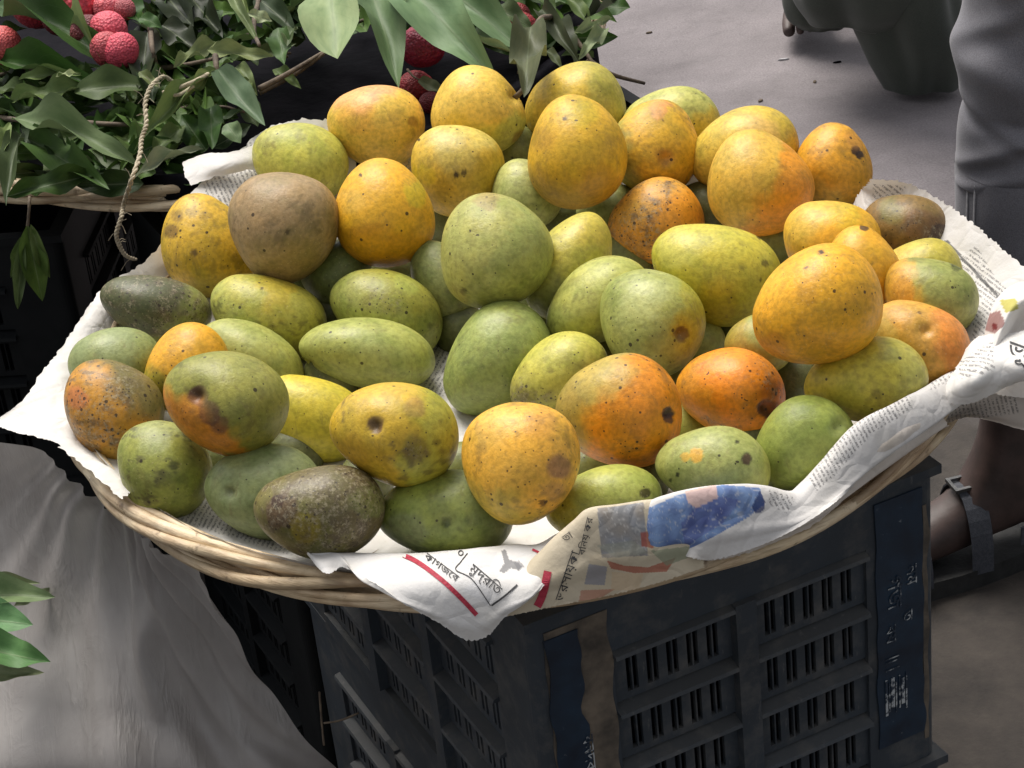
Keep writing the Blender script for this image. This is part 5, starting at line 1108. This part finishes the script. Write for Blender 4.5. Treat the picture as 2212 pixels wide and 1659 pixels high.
def sandal(parent, ank, direc):
    d = Vector((direc[0], direc[1], 0)).normalized(); s_ = Vector((-d.y, d.x, 0)); fl = Vector((ank[0], ank[1], 0)); out = []
    for k in range(28):
        t_ = 2*math.pi*k/28; lx = 0.085+0.150*math.cos(t_); wy = (0.048+0.008*math.cos(t_))*math.sin(t_); out.append(fl+d*lx+s_*wy)
    mb = MB(); n = 28
    for z in (0.0, 0.024): mb.v += [(p.x, p.y, z) for p in out]
    for k in range(n): mb.f.append((k, (k+1) % n, n+(k+1) % n, n+k))
    mb.f += [tuple(range(n))[::-1], tuple(range(n, 2*n))]; so_ = mb.build('sole', RUBBER, parent)
    for (lx, hgt, hw) in ((0.130, 0.082, .050), (0.055, 0.108, .046)):
        mb = MB(); N_ = 14
        for k in range(N_+1):
            t_ = math.pi*k/N_; c = fl+d*lx+s_*(hw*math.cos(t_)); z = 0.018+(hgt-0.018)*math.sin(t_)**0.8
            for (dx, dz) in ((-.013, 0), (.013, 0), (.013, .003), (-.013, .003)): p = c+d*dx; mb.v.append((p.x, p.y, z+dz))
        for k in range(N_):
            for q in range(4): mb.f.append((4*k+q, 4*k+(q+1) % 4, 4*k+4+(q+1) % 4, 4*k+4+q))
        st = mb.build('strap', STRAP, parent)
    mb = MB()      # heel strap
    N_ = 14
    for k in range(N_+1):
        t_ = math.pi*(0.5+k/N_); c = fl+d*(0.01+0.055*math.cos(t_))+s_*(0.046*math.sin(t_))
        for (o_, z) in ((0, 0.045), (0, 0.068), (.003, .068), (.003, .045)): e_ = (c-fl).normalized(); p = c+e_*o_; mb.v.append((p.x, p.y, z+0.0))
    for k in range(N_):
        for q in range(4): mb.f.append((4*k+q, 4*k+(q+1) % 4, 4*k+4+(q+1) % 4, 4*k+4+q))
    mb.build('heel_strap', STRAP, parent)
    mb = MB(); c = fl+d*0.055+Vector((0, 0, 0.108)); 
    for (a0, a1, b0, b1) in ((-.018, .018, -.014, -.010), (-.018, .018, .010, .014), (-.018, -.014, -.010, .010), (.014, .018, -.010, .010)):
        P8 = []
        for z in (0.002, 0.006):
            for (u_, v_) in ((a0, b0), (a1, b0), (a1, b1), (a0, b1)): p = c+d*u_+s_*v_; P8.append((p.x, p.y, p.z+z))
        mb.hexa(P8)
    mb.build('buckle', METAL, parent)
def loft(name, centers, radii, fold, mat, parent, n=96, m=120, closed_top=False, amp=1.0, flat=1.0, cap_bottom=False):
    C_ = spline([np.array(c, float) for c in centers], m); Rr = spline([np.array([r_]) for r_ in radii], m)[:, 0]; V = []
    for i in range(m):
        t_ = i/(m-1)
        for k in range(n):
            th = 2*math.pi*k/n; r_ = Rr[i]*(1+amp*fold(th, t_, C_[i])); V.append((C_[i][0]+r_*math.cos(th), C_[i][1]+r_*math.sin(th)*flat, C_[i][2]+0.25*r_*amp*fold(th+.8, t_, C_[i])))
    F = [(i*n+k, i*n+(k+1) % n, (i+1)*n+(k+1) % n, (i+1)*n+k) for i in range(m-1) for k in range(n)]
    # inner side so the hem has thickness
    base = len(V)
    for i in range(0, 9):
        t_ = i/(m-1)
        for k in range(n):
            p = V[i*n+k]; c = C_[i]; V.append((c[0]+(p[0]-c[0])*0.965, c[1]+(p[1]-c[1])*0.965, p[2]+(0.0 if i else 0.0)))
    F += [(base+i*n+(k+1) % n, base+i*n+k, base+(i+1)*n+k, base+(i+1)*n+(k+1) % n) for i in range(8) for k in range(n)]
    F += [((k+1) % n, k, base+k, base+(k+1) % n) for k in range(n)]
    if closed_top:
        V.append(tuple(C_[-1]+np.array([0, 0, .01]))); top = len(V)-1; F += [((m-1)*n+k, (m-1)*n+(k+1) % n, top) for k in range(n)]
    return mesh_obj(name, V, F, mat, parent, True)

# person in rolled grey trousers at the right
p1 = empty('person', (0, 0, 0)); tag(p1, 'person in grey rolled-up trousers and strapped sandals standing at the right edge', 'person')
def plane_pt(px, py, Yw): d = ray(px, py); return CAM+d*((Yw-CAM[1])/d[1])
Gp = at_z(2180, 1196, GZ); Y0 = float(Gp[1])
def mpp(P): return float((P-CAM).dot(FWD))*PXM
an = (float(Gp[0]), Y0, GZ+0.10); an2 = (float(Gp[0])+0.20, Y0+0.26, GZ+0.10)
legpx = [(2212,372), (2214,330), (2213,262), (2214,190), (2220,100), (2234,0), (2255,-220), (2285,-620)]
legc = [plane_pt(a, b, Y0) for a, b in legpx]; legr = [r_*mpp(c) for r_, c in zip((146, 143, 139, 137, 142, 150, 175, 215), legc)]
zr_, zc_, zf_ = plane_pt(2200, 118, Y0)[2], plane_pt(2200, 196, Y0)[2], plane_pt(2200, 290, Y0)[2]
V = [Vector(legc[7]), Vector(legc[6]), Vector(legc[4]), Vector(legc[0]), Vector(plane_pt(2192, 700, Y0)), Vector(an)]
E_ = [(0, 1), (1, 2), (2, 3), (3, 4), (4, 5)]; Rr = [.075, .068, .052, .050, .040, .033]
foot_chain(an, (-0.97, -0.22), V, E_, Rr, 5)
dx_, dy_ = 0.20, 0.26; b0 = len(V)
for q_ in (6, 4, 0): V.append(Vector((legc[q_][0]+dx_*(.6 if q_ == 6 else 1), legc[q_][1]+dy_*(.6 if q_ == 6 else 1), legc[q_][2])))
V.append(Vector(an2)); E_ += [(0, b0), (b0, b0+1), (b0+1, b0+2), (b0+2, b0+3)]; Rr += [.068, .052, .050, .034]
foot_chain(an2, (-0.3, -0.95), V, E_, Rr, b0+3)
skin_mesh('body', V, E_, Rr, SKIN, p1)
for a_, d_ in ((an, (-0.97, -0.22)), (an2, (-0.3, -0.95))): 
    before = set(bpy.data.objects); sandal(p1, a_, d_)
    for o in set(bpy.data.objects)-before: o.location.z += GZ
def foldA(th, t_, c):
    z = c[2]; u_ = (z-zr_)
    f = 0.022*math.sin(2*th-z*24+1.0)+0.018*math.sin(5*th+z*15)
    # roll of cloth sagging over the calf, then a sharp tuck beneath it
    f += 0.17*math.exp(-((u_-0.014*math.cos(th-2.4))/0.026)**2)*(0.55+0.45*math.cos(th-3.3))
    f += -0.075*math.exp(-((z-zc_-0.016*math.cos(th-1.2))/0.011)**2)
    # diagonal drag folds
    for (zz, sl, am, wd) in ((zf_, 0.030, .07, .010), (zf_+.035, -0.028, .055, .009), (zr_+.055, 0.035, .07, .013), (zr_+.10, -0.03, .06, .014), (zr_+.16, .04, .06, .016), (zf_-.03, .02, .04, .008)):
        dz = z-zz-sl*math.sin(th-3.9); f += am*math.exp(-(dz/wd)**2)*max(0.0, math.cos(th-4.3))**0.7-0.4*am*math.exp(-((dz+wd*1.7)/wd)**2)*max(0.0, math.cos(th-4.3))
    f += 0.03*noise.noise(Vector((math.cos(th)*2, math.sin(th)*2, z*26)))
    return f
loft('trousers', legc, legr, foldA, TROUSER, p1, n=140, m=260, closed_top=True)
loft('trouser_leg', [np.array([c[0]+dx_, c[1]+dy_, c[2]]) for c in legc], legr, foldA, TROUSER, p1, closed_top=True)
cupx = [(2196,640), (2202,560), (2208,480), (2213,400), (2214,344)]; cuc = [plane_pt(a, b, Y0) for a, b in cupx]; cur = [r_*mpp(c) for r_, c in zip((129, 135, 140, 145, 145), cuc)]
cfold = lambda th, t_, c: 0.02*math.sin(2*th+1)+0.012*math.sin(5*th)+0.012*noise.noise(Vector((math.cos(th)*2, math.sin(th)*2, c[2]*30)))
loft('cuff', cuc, cur, cfold, TROUSER, p1, m=60)
for off in (-0.085, 0.085):
    mb = MB(); N_ = 22; C_ = spline(cuc, N_); R2_ = spline([np.array([q]) for q in cur], N_)[:, 0]; pts = []
    for i in range(0, N_-1):
        th = math.radians(206)+off; r_ = R2_[i]*(1+cfold(th, 0, C_[i]))+0.0006; pts.append((C_[i][0]+r_*math.cos(th), C_[i][1]+r_*math.sin(th), C_[i][2]))
    mb.tube(pts, 0.0011, 5); mb.build('stitching', THREAD, p1)

# person in dark clothes farther back
p2 = empty('person', (0, 0, 0)); tag(p2, 'person in loose dark olive clothes standing on the road beyond the heap', 'person')
ga = at_z(1782, 66, GZ+0.04); gb = at_z(1985, 208, GZ+0.02)
fa, fb = (float(ga[0]), float(ga[1])+0.235, GZ+0.08), (float(gb[0])+0.02, float(gb[1])+0.12, GZ+0.08)
def up_(p, dx, dy, z): return Vector((p[0]+dx, p[1]+dy, z+GZ))
V = [up_(fa, .10, .06, .90), up_(fa, .05, .05, .66), up_(fa, .02, .02, .40), Vector(fa)]; E_ = [(0, 1), (1, 2), (2, 3)]; Rr = [.08, .07, .05, .034]
foot_chain(fa, (-0.12, -0.99), V, E_, Rr, 3)
b0 = len(V); V += [up_(fb, .0, .16, .66), up_(fb, .0, .06, .40), Vector(fb)]; E_ += [(0, b0), (b0, b0+1), (b0+1, b0+2)]; Rr += [.07, .05, .034]
foot_chain(fb, (0.5, 0.8), V, E_, Rr, b0+2)
skin_mesh('body', V, E_, Rr, SKIN, p2)
def foldB(th, t_, c): return 0.10*math.sin(3*th+c[2]*9)+0.06*math.sin(5*th-c[2]*14+1)+0.03*math.sin(9*th+c[2]*5)
def col_(g, pts): return [(g[0]+a_*1.2, g[1]+b_*1.2, z*1.15+GZ) for (a_, b_, z) in pts]
loft('trouser_leg', col_(ga, [(0, .02, .035), (.0, .02, .06), (.01, .03, .12), (.03, .04, .22), (.06, .06, .40), (.09, .08, .66), (.12, .10, .95)]), [.034, .055, .072, .09, .112, .13, .15], foldB, DARKCLOTH, p2, closed_top=True)
loft('trouser_leg', col_(gb, [(.015, .05, .015), (.01, .05, .08), (-.01, .06, .18), (-.01, .10, .36), (.0, .16, .62), (.02, .2, .95)]), [.056, .080, .098, .12, .14, .16], foldB, DARKCLOTH, p2, closed_top=True)
gc = at_z(1885, 48, GZ+0.14)
loft('hanging_cloth', col_(gc, [(0, .05, .115), (.0, .05, .17), (.0, .06, .30), (.0, .08, .60), (.02, .1, .97)]), [.085, .12, .15, .17, .18], foldB, DARKCLOTH, p2, closed_top=True)

# small litter on the road
for (x_, y_, ln, wd, an_, mat_, nm, cat, lab) in (
  (1809,136,.016,.004,0.1,BLACKPOLY,'plastic_scrap','litter','tiny black scrap lying on the road between the dark clothes and the heap'), (1692,130,.020,.004,0.05,THREAD,'paper_scrap','litter','tiny white scrap lying on the road near the toes'),
  (1643,219,.012,.006,0.8,TWIG,'leaf_scrap','litter','brown crumb on the road above the green back mango'), (1510,212,.020,.006,0.3,TWIG,'leaf_scrap','litter','crushed leaf scrap on the road just above the heap'),
  (1890,420,.045,.004,0.4,TWIG,'stalk','litter','thin dry stalk on the road right of the heap'), (1402,72,.012,.005,0.2,TWIG,'leaf_scrap','litter','brown leaf scrap on the road beside the grey tangle'), (1760,178,.010,.006,1.2,TWIG,'pebble','litter','dark pebble on the road right of the white scrap')):
    c = at_z(x_, y_, GZ); mb = MB(); n = 9; top = []
    for z_, sc_ in ((0.0005, 1.0), (0.0030, 0.8)):
        for k in range(n):
            a_ = 2*math.pi*k/n; r1 = 1+0.35*noise.noise(Vector((k*1.3, x_*0.1, 0))); u_, v_ = ln/2*math.cos(a_)*r1*sc_, wd/2*math.sin(a_)*r1*sc_
            mb.v.append((u_*math.cos(an_)-v_*math.sin(an_), u_*math.sin(an_)+v_*math.cos(an_), z_))
    for k in range(n): mb.f.append((k, (k+1) % n, n+(k+1) % n, n+k))
    mb.f.append(tuple(range(n, 2*n))); mb.f.append(tuple(range(n))[::-1]); o = mb.build(nm, mat_); o.location = tuple(c); tag(o, lab, cat)
